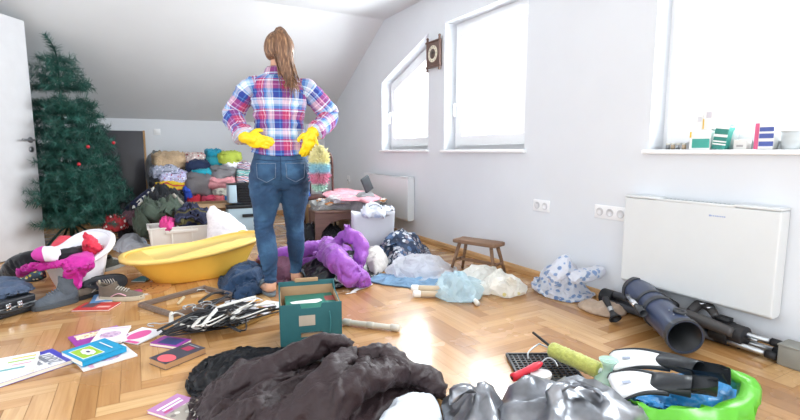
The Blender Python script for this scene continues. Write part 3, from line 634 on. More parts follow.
def duster():
    p = np.array((.812, 3.055)); c, s = math.cos(-math.radians(14)), math.sin(-math.radians(14))
    lx, ly = .235, -.135; X = p[0] + lx * c - ly * s; Y = p[1] + lx * s + ly * c
    root = thing('feather_duster', 'fluffy pastel duster in yellow, blue and pink hanging from the gloved right hand', 'duster', (X, Y, .70))
    k = NT('pastel_fluff'); sp = k.n('ShaderNodeSeparateXYZ'); k.l(k.co(), sp.inputs[0]); nz = k.n('ShaderNodeTexNoise', Scale=30); k.l(k.co(), nz.inputs['Vector'])
    a = k.n('ShaderNodeMath', operation='MULTIPLY_ADD'); k.l(nz.outputs[0], a.inputs[0]); a.inputs[1].default_value = .03; k.l(sp.outputs['Z'], a.inputs[2]); b = k.n('ShaderNodeMath', operation='MULTIPLY'); k.l(a.outputs[0], b.inputs[0]); b.inputs[1].default_value = 3.2
    k.l(k.ramp([(0, srgb('b7e0d2')), (.14, srgb('b7e0d2')), (.2, srgb('e78fb4')), (.36, srgb('e98fb0')), (.42, srgb('9fd3e6')), (.55, srgb('a6d8e4')), (.62, srgb('f6efb4')), (1, srgb('f8f3c8'))], b.outputs[0]), k.b.inputs['Base Color']); k.b.inputs['Roughness'].default_value = .9; k.b.inputs['Sheen Weight'].default_value = .5
    f = MB(); rs = np.random.RandomState(2); vs = []; fs = []
    for i in range(5200):
        z = rs.uniform(.006, .274); t = rs.uniform(0, 2 * PI); R = (.060 + .008 * math.sin(z * 70)) * (1 - abs((z - .14) / .137) ** 2.6 * .97) ** .5
        d = np.array((math.cos(t), math.sin(t), rs.normal() * .3 - .1)); p0 = np.array((0, 0, z)) + d * R * .4; p1 = np.array((0, 0, z)) + d * R * rs.uniform(.85, 1.15); w = np.cross(d, (0, 0, 1)) * .0035
        if i % 2: w = np.array((0, 0, .0035))
        b0 = len(vs); vs += [p0 - w, p0 + w, p1 + w * .7, p1 - w * .7]; fs.append((b0, b0 + 1, b0 + 2, b0 + 3))
    f.add(vs, fs); f.ball((0, 0, .14), (.045, .045, .125), 18); f.build('fluffy_head', k.mat, root)
    MB().cyl((0, 0, .26), (-.035, -.005, .37), .007).build('handle', M('duster_handle', 'f0d648', .4), root)
duster()
# ------------------------------------------------------------------ placing helpers
def hp(pts): return [at(p[0], p[1], p[2] if len(p) > 2 else 0.0) for p in pts]
def drop(mb, name, mat, label=None, cat=None, group=None, parent=None, **kw):
    """link the mesh with its origin at its own base centre"""
    V = np.array(mb.v); c = np.array([(V[:, 0].min() + V[:, 0].max()) / 2, (V[:, 1].min() + V[:, 1].max()) / 2, V[:, 2].min()])
    mb.v = [tuple(q) for q in V - c]; o = mb.build(name, mat, parent, loc=c, **kw)
    if label and cat: tag(o, label, cat, group)
    return o
def text(parent, s, size, loc, rot, mat, name='lettering'):
    cu = bpy.data.curves.new('t', 'FONT'); cu.body = s; cu.size = size; cu.extrude = .0003; cu.align_x = 'CENTER'; cu.align_y = 'CENTER'
    o = bpy.data.objects.new('t', cu); COL.objects.link(o); dg = bpy.context.evaluated_depsgraph_get(); dg.update(); me = bpy.data.meshes.new_from_object(o.evaluated_get(dg)); bpy.data.objects.remove(o)
    me.materials.clear(); me.materials.append(mat); q = bpy.data.objects.new(name, me); COL.objects.link(q); q.parent = parent; q.location = loc; q.rotation_euler = rot; return q

# ------------------------------------------------------------------ fixtures
def radiator(label, y0, y1, z0, z1, brand):
    yc = (y0 + y1) / 2; L = y1 - y0; root = thing('panel_radiator', label, 'radiator', (W - .045, yc, z0))
    h = z1 - z0; WR = M('radiator_enamel', 'dfe3e4', .35, var=.01)
    b = MB(); b.prism([(-.045, .012), (-.030, 0), (.025, 0), (.04, .02), (.04, h - .004), (-.045, h - .004)], -L / 2, L / 2, 'y'); b.build('casing', WR, root, smooth=False, bevel=.008, bseg=3)
    t = MB(); t.box((-.005, -L / 2 + .1, h + .004), (.085, .2, .012)).box((-.005, L / 2 - .1, h + .004), (.085, .2, .012)); t.box((-.04, 0, h), (.012, L - .38, .014)); t.build('top_cover', WR, root, bevel=.003)
    g = MB(); n = int((L - .42) / .02)
    for i in range(n): g.box((0, -L / 2 + .21 + i * (L - .42) / (n - 1), h - .001), (.068, .005, .010))
    g.build('top_grille', M('grille_grey', 'a9b2b3', .5), root, smooth=False)
    if brand:
        e = MB()
        for i, w in enumerate((.012, .006, .007, .006, .008, .006, .007, .006, .008)): e.box((-.0462, -L / 2 + .30 - i * .0085, h - .055), (.0012, w * .75, .009 if i == 0 else .006))
        e.build('maker_mark', M('blue_print', '9fb0d6', .6), root, smooth=False)
radiator('wide white panel radiator on the right wall under the near window', 1.01, 1.79, .175, .68, True)
radiator('white panel radiator in the far corner under the slanted window', 4.35, 5.46, .19, .655, False)
def socket(y, z, n, label, w=.075):
    root = thing('wall_socket', label, 'socket', (W, y, z))
    MB().box((-.005, 0, 0), (.010, w * n + .01, .085)).build('cover_plate', WHITE, root, bevel=.003)
    for i in range(n):
        yy = (i - (n - 1) / 2) * w
        if label.startswith('double') and i == n - 1 and n == 3: MB().box((-.011, yy, 0), (.004, .05, .06)).build('rocker', WHITE, root, bevel=.002); continue
        MB().lathe([(.026, .0004), (.026, .004), (.021, .004), (.020, .0008), (.0, .0008)], 24, (-.010, yy, 0), (0, -PI / 2, 0)).build('outlet', M('outlet_shade', 'd9dadd', .4), root)
        MB().cyl((-.006, yy, .009), (-.0105, yy, .009), .003, n=8).cyl((-.006, yy, -.009), (-.0105, yy, -.009), .003, n=8).build('contact_hole', M('hole_grey', '55565a', .6), root)
socket(onx(542, 205, W)[1], .545, 2, 'small double wall socket left of the other one on the right wall')
socket(onx(611, 213, W)[1], .56, 3, 'longer wall socket right beside the near radiator')
pt = ony(157, 132, YB); root = thing('light_switch', 'white square light switch on the low back wall', 'switch', pt)
MB().box((0, -.005, 0), (.08, .01, .08)).build('cover_plate', WHITE, root, bevel=.003); MB().box((0, -.012, 0), (.05, .006, .05), (.06, 0, 0)).build('rocker', WHITE, root, bevel=.002)
pt = onx(349, 180, W); root = thing('wall_socket', 'narrow white aerial socket on the wall behind the bentwood chair', 'socket', pt)
MB().box((-.005, 0, 0), (.01, .075, .12)).build('cover_plate', WHITE, root, bevel=.003); MB().cyl((-.01, 0, .0), (-.025, 0, .0), .011).build('outlet', STEEL, root)
# clock
def clock():
    yc, zc, w, h = 3.965, 1.865, .215, .27; root = thing('wall_clock', 'small square wall clock in a brown wooden frame between two windows', 'clock', (W, yc, zc))
    BW = wood('clock_wood', '5a4640', '75594e', 6, .5, 'Z')
    MB().box((-.02, 0, 0), (.03, w, h - .02)).build('clock_case', BW, root, bevel=.003)
    for s in (-1, 1): MB().lathe([(.008, -.16), (.014, -.155), (.01, -.14), (.012, -.13), (.012, .13), (.01, .14), (.014, .155), (.008, .165)], 12, (-.03, s * .105, 0)).build('corner_post', BW, root)
    for s in (-1, 1): MB().lathe([(.007, -.13), (.012, -.12), (.010, -.10), (.010, .10), (.012, .12), (.007, .13)], 12, (-.034, 0, s * .115), (PI / 2, 0, 0)).build('cross_rail', BW, root)
    d = MB().cyl((-.034, 0, 0), (-.04, 0, 0), .078, n=40).build('dial', M('dial_cream', 'e4dcc6', .4), root, auto=.6)
    MB().cyl((-.040, 0, 0), (-.041, 0, 0), .047, n=36).build('dial_centre', M('dial_brown', '6b5b53', .4), root)
    tk = MB()
    for i in range(12):
        a = i * PI / 6; tk.box((-.0405, .064 * math.sin(a), .064 * math.cos(a)), (.001, .004, .013), (-a, 0, 0))
    tk.build('hour_marks', BLACK, root, smooth=False)
    MB().box((-.043, -.018, .004), (.002, .045, .006), (-.2, 0, 0)).build('minute_hand', BLACK, root); MB().box((-.0445, -.006, .012), (.002, .006, .034), (.5, 0, 0)).build('hour_hand', BLACK, root)
clock()
# leaning dark board by the tree
a, b = ony(99, 124, 6.98), ony(143, 124, 6.98)
def board():
    w = b[0] - a[0]; h = 1.19; x = (a[0] + b[0]) / 2; root = thing('leaning_board', 'dark glossy board with a thin wooden edge leaning on the low back wall', 'board', (x, 6.94, 0.0), rot=(-.06, 0, 0))
    k = NT('smoked_panel'); nz = k.n('ShaderNodeTexNoise', Scale=3); k.l(k.co(), nz.inputs['Vector']); k.l(k.ramp([(.3, srgb('3a3a40')), (.7, srgb('46464c'))], nz.outputs[0]), k.b.inputs['Base Color']); k.b.inputs['Roughness'].default_value = .28
    MB().box((-.01, 0, h / 2 + .004), (w, .02, h)).build('panel', k.mat, root, bevel=.002)
    MB().box((w / 2 + .003, 0, h / 2 + .004), (.024, .032, h + .01)).build('wooden_edge', wood('edge_wood', 'a07a4e', 'c39a68', 5, .5, 'Z'), root, bevel=.003)
    MB().box((-.01, -.012, .16), (w - .01, .006, .28)).build('lower_strip', M('grey_strip', '6a6a70', .5), root)
board()
# ------------------------------------------------------------------ christmas tree
def tree():
    X, Y = -.60, 5.70; H = 2.06; root = thing('christmas_tree', 'tall green artificial christmas tree with bent tip beside the open door', 'christmas tree', (X, Y, 0))
    G = NT('green_tinsel'); nz = G.n('ShaderNodeTexNoise', Scale=9, Detail=2); G.l(G.co(), nz.inputs['Vector'])
    G.l(G.ramp([(.3, srgb('123a34')), (.55, srgb('1f5549')), (.75, srgb('37766a'))], nz.outputs[0]), G.b.inputs['Base Color']); G.b.inputs['Roughness'].default_value = .5; G = G.mat
    tr = MB().tube([(0, 0, .05), (0, 0, 1.0), (.0, 0, 1.75), (-.02, -.01, 1.92), (-.07, -.03, 2.02)], [.016, .014, .008, .005, .003], 8); tr.build('trunk', M('trunk_green', '1d3a30', .6), root)
    st = MB()
    for i in range(4):
        t = i * PI / 2 + .5; st.tube([(0, 0, .22), (.10 * math.cos(t), .10 * math.sin(t), .16), (.24 * math.cos(t), .24 * math.sin(t), .012)], .011, 8)
    st.cyl((0, 0, .1), (0, 0, .3), .022); st.build('stand', M('stand_green', '203c33', .5), root)
    rs = np.random.RandomState(11); V = []; Fc = []
    hx_, hy_ = -1.285, 4.745; dx, dy = math.cos(ang), math.sin(ang)   # door line, branches end short of it
    def brush(p0, p1, r, dens=420):
        p0, p1 = np.array(p0), np.array(p1); L = np.linalg.norm(p1 - p0); n = int(L * dens); d = (p1 - p0) / L
        t = rs.uniform(0, 1, n); c = p0 + (p1 - p0) * t[:, None]; q = rs.normal(size=(n, 3)); q -= (q @ d)[:, None] * d; q /= np.linalg.norm(q, axis=1)[:, None]
        q = q + d * rs.uniform(.2, .8, n)[:, None]; q /= np.linalg.norm(q, axis=1)[:, None]; ln = r * rs.uniform(.75, 1.15, n)
        w = np.cross(q, rs.normal(size=(n, 3))); w /= np.linalg.norm(w, axis=1)[:, None] + 1e-9; w *= .0021
        e = c + q * ln[:, None]
        b0 = len(V) and sum(len(v) for v in V); V.append(np.stack([c - w, c + w, e + w * .35, e - w * .35], 1).reshape(-1, 3)); Fc.append((b0, n))
    tiers = np.linspace(.24, 1.80, 20)
    for ti, z in enumerate(tiers):
        if 1.40 < z < 1.50: continue
        R = .62 * (1 - (z - .2) / 2.1) ** .9 + .02
        if z > 1.5: R = .27 * (1 - (z - 1.5) / .62) + .03
        nb = int(11 + R * 14); off = rs.uniform(0, 6)
        for i in range(nb):
            t = off + i * 2 * PI / nb + rs.normal() * .12; ll = R * rs.uniform(.82, 1.06); dr_ = np.array((math.cos(t), math.sin(t)))
            # keep clear of the door leaf
            for tt in np.linspace(1, .3, 15):
                px_, py_ = X + dr_[0] * ll * tt, Y + dr_[1] * ll * tt; u = (px_ - hx_) * dx + (py_ - hy_) * dy; v = -(px_ - hx_) * dy + (py_ - hy_) * dx
                if not (u < .98 and v > -.13 and py_ < 5.62 + .0) and px_ > XL + .08: break
            ll *= tt; zt = z + ll * rs.uniform(-.12, .22); zt = min(zt, 2.40 - (Y + dr_[1] * ll - YK) * .527 - .09)
            m = (0, 0, z); p1 = (dr_[0] * ll, dr_[1] * ll, zt); brush((dr_[0] * .03, dr_[1] * .03, z), p1, .060, 420)
            if ll > .25:
                for sg in (-1, 1):
                    q0 = np.array((dr_[0] * ll * .55, dr_[1] * ll * .55, z + (zt - z) * .5)); t2 = t + sg * .6; q1 = q0 + np.array((math.cos(t2), math.sin(t2), .1)) * ll * .36; brush(q0, q1, .055, 400)
    brush((0, 0, 1.72), (-.015, -.01, 1.92), .075, 700); brush((-.01, 0, 1.88), (-.075, -.03, 2.03), .055, 900)
    vs = np.concatenate(V); vs[:, 2] = np.minimum(vs[:, 2], 2.415 - (vs[:, 1] + Y - YK) * .527); n = len(vs) // 4
    m = MB(); m.v = [tuple(q) for q in vs]; m.f = [(4 * i, 4 * i + 1, 4 * i + 2, 4 * i + 3) for i in range(n)]; m.m = [0] * n
    m.build('tinsel_branches', G, root, smooth=False)
    for p in ((.42, -.22, 1.02), (.14, -.42, .82), (.22, -.4, .98)): MB().ball(p, .016, 10).build('red_bead', M('red_bead', 'b02733', .3), root)
tree()

# ------------------------------------------------------------------ things on the near window sill
def boxlike(name, label, cat, y, z, w, h, d, mats, x=W + .03, rz=0, group=None, tilt=0, faces=None):
    root = thing(name, label, cat, (x, y, z), rot=(tilt, 0, rz), group=group); MB().box((0, 0, h / 2), (d, w, h)).build('box_body', mats, root, bevel=.002)
    for nm, (y0, z0, y1, z1, m) in (faces or {}).items(): MB().box((-d / 2 - .0008, (y0 + y1) / 2 * w, (z0 + z1) / 2 * h), (.0018, abs(y1 - y0) * w, abs(z1 - z0) * h)).build(nm, m, root, smooth=False)
    return root
TEAL = M('teal_print', '48a99c', .5); YEL = M('yellow_print', 'e8c23a', .5); NAVY = M('navy_print', '5062a8', .5); PINK = M('magenta_print', 'd65f88', .5); DTEAL = M('dark_teal_print', '35877c', .5)  # teal, navy and magenta paled, putting window haze into the colour
def sy(px, x=W + .03): return onx(px, 145, x)[1]
zs = SZ + .001
def pxm(px0, px1): return abs(sy(px0) - sy(px1))
boxlike('medicine_box', 'squat white and teal box at the left of the near window sill', 'box', (sy(693) + sy(713)) / 2, zs, pxm(693, 713), .10, .07, PAPERW, faces={'teal_panel': (-.5, .08, .36, .55, TEAL), 'yellow_mark': (.42, .62, .5, .92, YEL)})
boxlike('medicine_box', 'leaning teal box with white stripes on the near window sill', 'box', (sy(714) + sy(729)) / 2, zs, pxm(714, 729) * .9, .115, .06, DTEAL, tilt=.12, faces={'white_stripe': (-.5, .55, .5, .66, PAPERW), 'white_line': (-.5, .2, .5, .26, PAPERW), 'white_band': (-.5, .32, .5, .38, PAPERW), 'white_top': (-.5, .9, .5, 1, PAPERW)})
boxlike('medicine_box', 'slim upright pale carton standing on the squat teal box', 'box', sy(700), zs + .101, pxm(697, 703), .085, .04, PAPERW, faces={'grey_print': (-.3, .5, .3, .8, M('pale_grey_print', 'd8d8dc', .6))})
boxlike('medicine_box', 'pale carton with a yellow edge, taller of the two on the squat teal box', 'box', sy(709), zs + .101, pxm(704, 714), .10, .05, PAPERW, faces={'yellow_edge': (.40, .05, .5, .55, YEL), 'grey_print': (-.3, .6, .2, .9, M('pale_print', 'd4d2da', .6))})
boxlike('medicine_box', 'small low white box in the middle of the near window sill', 'box', sy(742.5), zs, pxm(736, 749), .048, .05, M('offwhite_box', 'dcdad6', .6), faces={'printed_signs': (-.25, .25, .25, .45, M('grey_signs', 'a9a6a4', .6))})
boxlike('medicine_box', 'upright carton in blue and white bands with a pink side strip', 'box', (sy(757) + sy(775)) / 2, zs, pxm(756, 775), .123, .05, PAPERW, faces={'blue_band_low': (-.5, .12, .25, .3, NAVY), 'blue_band_middle': (-.5, .42, .25, .6, NAVY), 'blue_band_high': (-.5, .68, .25, .84, NAVY), 'pink_strip': (.28, 0, .5, 1, PINK)})
for i, (q, l) in enumerate(((668, 'leftmost'), (673, 'second from left'), (678, 'third from left'), (684, 'rightmost'))):
    root = thing('small_jar', 'tiny jar in the row by the window reveal, ' + l, 'jar', (W + .03, sy(q), zs), group='tiny jars on the near window sill')
    MB().lathe([(.0, 0), (.011, 0), (.011, .022), (.009, .026)], 14).build('glass_body', M('jar_tan', 'b9a58c', .3) if i % 2 else M('jar_grey', '8f9294', .3), root); MB().cyl((0, 0, .025), (0, 0, .034), .011).build('lid', M('jar_lid', 'd2cfc6', .4), root)
def bottle(px, label):
    root = thing('plastic_bottle', label, 'bottle', (W + .07, onx(px, 145, W + .07)[1], zs)); MB().lathe([(0, 0), (.03, 0), (.032, .05), (.03, .09), (.012, .11), (.012, .12)], 20).build('bottle_body', M('clear_plastic', 'e6ecec', .15, alpha=.5), root); MB().cyl((0, 0, .12), (0, 0, .135), .014).build('cap', WHITE, root)
bottle(731, 'clear plastic bottle behind the boxes on the near window sill')
root = thing('plastic_tub', 'translucent white plastic tub on the right end of the near window sill', 'tub', (W + .04, sy(793), zs)); MB().lathe([(0, 0), (.045, 0), (.052, .085), (.049, .085), (.043, .004), (0, .004)], 28).build('tub_wall', M('frosted_plastic', 'dfe6e8', .3, alpha=.75), root); MB().lathe([(.05, .08), (.055, .08), (.055, .088), (.05, .088)], 28).build('rim', WPLAST, root)

# ------------------------------------------------------------------ the far clothes heap (rows of bundles), world plane Y
NB = [0]
def bundle(px, Y, mat, label, name='folded_clothes', cat='folded clothes', d=.34, amp=.012, layers=3, rnd=.45, group='clothes stacked against the back wall', rz=0, trim=None):
    x0, y0, x1, y1 = px; NB[0] += 1; A = ony(x0, (y0 + y1) / 2, Y); B = ony(x1, (y0 + y1) / 2, Y); T = ony((x0 + x1) / 2, y0, Y)[2]; Bo = ony((x0 + x1) / 2, y1, Y)[2]
    w, h = B[0] - A[0], T - Bo; mb = MB().slab(((A[0] + B[0]) / 2, Y + d / 2 - .05, (T + Bo) / 2), (w * 1.06, d, h * 1.08), rz, seed=NB[0] * 1.37, amp=amp * 2.2, layers=layers, rnd=rnd, n=28, freq=20)
    return drop(mb, name, mat, label, cat, group)
C_ = lambda n, c, **k: cloth(n, c, **k)
GREYBAG = plastic_bag('vacuum_bag', '9a969a', .72, .22)
blue_far = C_('teal_knit', '2a8fa0'); lime = C_('lime_knit', 'a9b84a')
heap_items = [
 ((147, 153, 172, 200), 6.42, C_('grey_blanket', '7d8082'), 'grey blanket at the back left corner of the clothes stack', 'blanket'),
 ((153, 153, 187, 171), 6.12, C_('beige_lace', 'b89f80', bump=.8), 'crumpled beige lacy bundle on top of the left stack', 'clothes_bundle'),
 ((150, 166, 180, 181), 6.02, blots('grey_lilac', '9aa0b2', ['c9cbe0', '6d7488', 'd8d6e8'], 40), 'grey and lilac patterned bundle under the beige lacy one', 'clothes_bundle'),
 ((159, 172, 190, 184), 5.98, blots('lavender_print', 'c3c2e2', ['9a8fc8', 'eef0fa', 'a93a50'], 45), 'lavender and white printed cloth hanging from the left stack', 'clothes_bundle'),
 ((149, 178, 161, 189), 5.99, BLACKC, 'small folded black cloth at the left edge of the stack', 'folded_clothes'),
 ((152, 181, 188, 191), 5.96, stripes('yellow_red', ['c8a523', 'd0b030', 'c8a523', 'a82c34'], 16), 'mustard yellow and red folded cloth in the left stack', 'folded_clothes'),
 ((155, 188, 188, 204), 5.95, blots('black_lettered', '26262c', ['8f8f96', '3a3a42', 'c4c2c0'], 55, size=.25), 'black printed sweater folded below the mustard yellow cloth', 'folded_sweater'),
 ((183, 186, 192, 207), 5.92, C_('royal_blue', '2a4bb0'), 'royal blue cloth squeezed between the left and middle stacks', 'folded_clothes'),
 ((152, 200, 186, 212), 5.93, C_('slate_cloth', '4b4f58'), 'slate grey cloth at the bottom of the left stack', 'folded_clothes'),
 ((185, 153, 207, 164), 6.10, blots('red_white', 'c9b7b2', ['a42a36', 'e8e0dc', 'a42a36'], 30), 'red and white bundle on top of the middle stack', 'clothes_bundle'),
 ((186, 160, 212, 173), 6.04, C_('navy_fleece', '1f2c4a'), 'thick navy roll under the red and white bundle', 'clothes_bundle'),
 ((193, 169, 212, 175), 5.98, C_('cyan_cloth', '2aa3b8'), 'thin cyan cloth under the navy roll', 'folded_clothes'),
 ((185, 172, 214, 198), 5.94, GREYBAG, 'grey vacuum bag of clothes in the middle stack', 'vacuum_bag'),
 ((190, 176, 208, 195), 6.00, blots('beige_inside', 'a8937a', ['d6c8b2', '8b7564', 'c9b59a'], 26), 'beige clothes seen through the grey vacuum bag', 'clothes_bundle'),
 ((206, 150, 224, 160), 6.14, C_('bright_cyan', '1f93b0'), 'bright cyan crumpled sweater on the stack behind the lime knit', 'crumpled_sweater'),
 ((206, 157, 228, 169), 6.06, blue_far, 'teal folded knitwear under the bright cyan sweater', 'folded_knitwear'),
 ((219, 152, 243, 165), 5.98, lime, 'lime green knitted garment on top of the right stack', 'folded_knitwear'),
 ((222, 161, 243, 169), 5.97, WHITEC, 'white folded cloth just under the lime green knit', 'folded_clothes'),
 ((212, 166, 238, 180), 5.94, plastic_bag('grey_bag_two', 'a3a2a6', .85, .3), 'grey shiny bag in the upper right stack', 'vacuum_bag'),
 ((208, 177, 237, 190), 5.90, C_('salmon_cloth', 'd6949a'), 'salmon pink cloth folded to a wedge in the right stack', 'folded_clothes'),
 ((212, 186, 240, 196), 5.92, blots('white_olive', 'c8c8bc', ['8a9152', 'e8e8e6', 'a7a49c'], 18), 'off-white and olive cloth below the salmon pink one', 'folded_clothes'),
 ((222, 191, 242, 203), 5.93, C_('pale_blue_shirt', 'a7b9dc'), 'pale blue shirt folded in the right stack', 'folded_shirt'),
 ((236, 163, 251, 170), 5.92, stripes('stripe_purple', ['5b2a70', 'e6e0ea', '8a2a50', 'dcdce4'], 30), 'purple striped cloth beside the woman, topmost', 'folded_clothes'),
 ((236, 170, 251, 177), 5.91, stripes('stripe_teal', ['36a4a0', 'bfe0e0', '36a4a0', 'f0f0f0'], 30), 'aqua striped cloth beside the woman, second one down', 'folded_clothes'),
 ((237, 176, 252, 184), 5.92, stripes('stripe_red', ['b0243c', 'eceaf0', '2a3a78', 'eceaf0'], 30), 'red and navy striped cloth beside the woman, third one down', 'folded_clothes'),
 ((185, 196, 203, 207), 5.90, C_('bright_red', 'b8283a'), 'bright red cloth at the foot of the middle stack', 'folded_clothes'),
 ((201, 195, 215, 207), 5.88, C_('rose_red', 'c0405c'), 'rose red cloth above the cardboard box', 'folded_clothes'),
 ((214, 196, 226, 207), 5.88, C_('coral_cloth', 'cf6a70'), 'small coral cloth above the cardboard box', 'folded_clothes'),
 ((226, 196, 241, 209), 5.87, C_('azure_cloth', '2b82c8'), 'azure blue cloth over the corner of the cardboard box', 'folded_clothes'),
]
for px, Y, m, lab, nm in heap_items: bundle(px, Y, m, lab, nm, nm.replace('_', ' '), trim=None)
# dark core under the stacks, a wooden chest that carries them
A, B = ony(150, 240, 6.1), ony(250, 240, 6.1)
root = thing('storage_chest', 'low dark chest that carries the clothes stacks by the back wall', 'chest', ((A[0] + B[0]) / 2, 6.22, 0))
MB().box((0, 0, .17), (B[0] - A[0] + .02, .5, .34)).build('chest_body', M('dark_chest', '3c3630', .6), root, bevel=.006); MB().box((0, 0, .352), (B[0] - A[0] + .04, .53, .024)).build('lid', M('dark_chest_lid', '463f38', .5), root, bevel=.004)
# cardboard box with open top in front of the middle stack
def open_box(name, label, px0, px1, ytop, Y, d, mat, cat='cardboard box', flaps=True, rz=0, z0=0):
    A, B = ony(px0, ytop, Y), ony(px1, ytop, Y); w = B[0] - A[0]; h = A[2] - z0; root = thing(name, label, cat, ((A[0] + B[0]) / 2, Y + d / 2, z0), rz); t = .006
    m = MB(); m.box((0, -d / 2 + t / 2, h / 2), (w, t, h)).box((0, d / 2 - t / 2, h / 2), (w, t, h)).box((-w / 2 + t / 2, 0, h / 2), (t, d - 2 * t, h)).box((w / 2 - t / 2, 0, h / 2), (t, d - 2 * t, h)).box((0, 0, t / 2), (w - 2 * t, d - 2 * t, t)); m.build('box_walls', mat, root, smooth=False)
    if flaps:
        MB().box((0, -d / 2 - .04, h - .02), (w - .01, .09, .004), (.5, 0, 0)).build('flap', mat, root, smooth=False); MB().box((w / 2 + .045, 0, h - .02), (.1, d - .01, .004), (0, .5, 0)).build('flap', mat, root, smooth=False)
    return root
open_box('cardboard_box', 'brown cardboard box in front of the clothes stacks', 189, 232, 205, 5.45, .32, CARD)
# grey blue storage boxes right of the stacks
def crate(label, px, Y, d, mat, lidm, stack):
    x0, y0, x1, y1 = px; A, B = ony(x0, y1, Y), ony(x1, y1, Y); T = ony(x0, y0, Y)[2]; z0 = max(0, A[2]) if stack else 0; w, h = B[0] - A[0], T - z0
    root = thing('storage_box', label, 'storage box', ((A[0] + B[0]) / 2, Y + d / 2, z0))
    b = MB(); b.loft([[(sx * w * s / 2, sy_ * d * s / 2, z) for sx, sy_ in ((-1, -1), (1, -1), (1, 1), (-1, 1))] for s, z in ((.93, 0), (1, h * .9))]); b.build('box_body', mat, root, smooth=False, bevel=.01)
    MB().box((0, 0, h * .93), (w * 1.04, d * 1.04, h * .1)).build('lid', lidm, root, bevel=.006); MB().box((w * .1, -d / 2 - .006, h * .66), (w * .35, .014, h * .09)).build('handle_slot', BLACK, root, bevel=.003)
    return root
BG = M('bluegrey_plastic', 'a9c0cc', .35, var=.03); crate('pale blue plastic storage box with black rim on the floor behind the woman', (229, 205, 262, 238), 5.3, .34, BG, BLACK, False)
zt = ony(229, 205, 5.3)[2]
A, B = ony(238, 204, 5.32), ony(264, 204, 5.32); root = thing('laundry_basket', 'black ribbed basket standing on the pale blue storage box', 'basket', ((A[0] + B[0]) / 2, 5.45, zt + .012)); w_ = (B[0] - A[0]) / 2
MB().loft([[(w_ * s * sx, .11 * s * sy_, z) for sx, sy_ in ((-1, -1), (1, -1), (1, 1), (-1, 1))] for s, z in ((.85, 0), (1, .21), (.96, .21), (.8, .01))]).build('basket_wall', BLACK, root, smooth=False, bevel=.006)
r_ = MB()
for i in range(7): r_.box((0, -.11 * (.87 + i * .02) - .004, .02 + i * .028), (w_ * 1.8, .008, .009))
r_.build('rib', BLACK, root)
A = ony(229, 195, 5.34); B = ony(237, 195, 5.34); boxr = thing('storage_box', 'slim grey box standing left of the black basket', 'storage box', ((A[0] + B[0]) / 2, 5.42, zt + .012)); MB().box((0, 0, .1), (B[0] - A[0], .16, .2)).build('box_body', BG, boxr, bevel=.008); MB().box((0, 0, .203), (B[0] - A[0] + .006, .17, .012)).build('lid', BLACK, boxr, bevel=.003)
# ------------------------------------------------------------------ soft garments
def garment(name, label, cat, mat, heaps=(), tubes=(), vox=.011, fold=.008, freq=16, fang=.3, stretch=2.6, seed=1, group=None, sm=2, balls=(), mod=None, after=None, crisp=0, sharp=1.2, z0=.0, sim=None):
    b = MB()
    for hh in heaps:
        o, h, kw = hh[0], hh[1], dict(hh[2]) if len(hh) > 2 else {}; kw.setdefault('n', 56); kw.setdefault('edge', .018)
        P_ = hp(o); dz = kw.pop('dz', 0)
        if 'strokes' in kw: kw['strokes'] = [(hp(l), w, q) for l, w, q in kw['strokes']]
        if 'bumps' in kw: kw['bumps'] = [(*at(x, y, z)[:2], a, s_) for x, y, z, a, s_ in kw['bumps']]
        n0 = len(b.v); b.heap(P_, h, **kw)
        if dz: b.v[n0:] = [(x, y, z + dz) for x, y, z in b.v[n0:]]
    for tt in tubes:
        pts, rad, fl = tt[:3]; b.tube(hp(pts), rad, 20, sub=8, flat=fl, wr=tt[3] if len(tt) > 3 else .12, wf=14, seed=seed + 2)
    for (x, y, z, r) in balls: b.ball(at(x, y, z), r, 16)
    V = np.array(b.v); c = np.array([V[:, 0].mean(), V[:, 1].mean(), max(0, z0)]); b.v = [tuple(q) for q in V - c]
    def post(co, no):
        f = folds(co[:, 0] + co[:, 2] * .6, co[:, 1] + co[:, 2] * .6, seed * 1.7 + .3, freq, fang, stretch, sharp)
        k = np.clip((co[:, 2] - .004) / .02, 0, 1); co = co + no * (f * fold * k)[:, None]
        if mod is not None: co = mod(co, no)
        co[:, 2] = np.maximum(co[:, 2], .001); return co
    o = merged(b, vox, name, mat, loc=c, sm=sm, post=post); tag(o, label, cat, group)
    if sim: drape(o, **sim)
    x = np.empty(len(o.data.vertices) * 3); o.data.vertices.foreach_get('co', x); x = x.reshape(-1, 3)
    if after is not None:
        no = np.empty(len(x) * 3); o.data.vertices.foreach_get('normal', no); x = after(x, no.reshape(-1, 3)); x[:, 2] = np.maximum(x[:, 2], .001)
    x[:, 0] = np.minimum(x[:, 0], W - .03 - o.location.x); o.data.vertices.foreach_set('co', x.ravel()); o.data.update()
    if crisp:      # stiff film: few, sharp facets
        q = o.modifiers.new('crisp', 'DECIMATE'); q.ratio = crisp; o.data.polygons.foreach_set('use_smooth', [crisp < .11] * len(o.data.polygons))
    return o
def flatcloth(name, label, cat, mat, outline, h, group=None, dz=0, **kw):
    b = MB(); P_ = hp(outline); kw.setdefault('n', 60)
    if 'strokes' in kw: kw['strokes'] = [(hp(l), w, q) for l, w, q in kw['strokes']]
    if 'bumps' in kw: kw['bumps'] = [(*at(x, y, z)[:2], a, s_) for x, y, z, a, s_ in kw['bumps']]
    b.heap(P_, h, **kw)
    if dz: b.v = [(x, y, z + dz) for x, y, z in b.v]
    return drop(b, name, mat, label, cat, group)
SG = dict(bend=.6, grow=.28, frames=16)
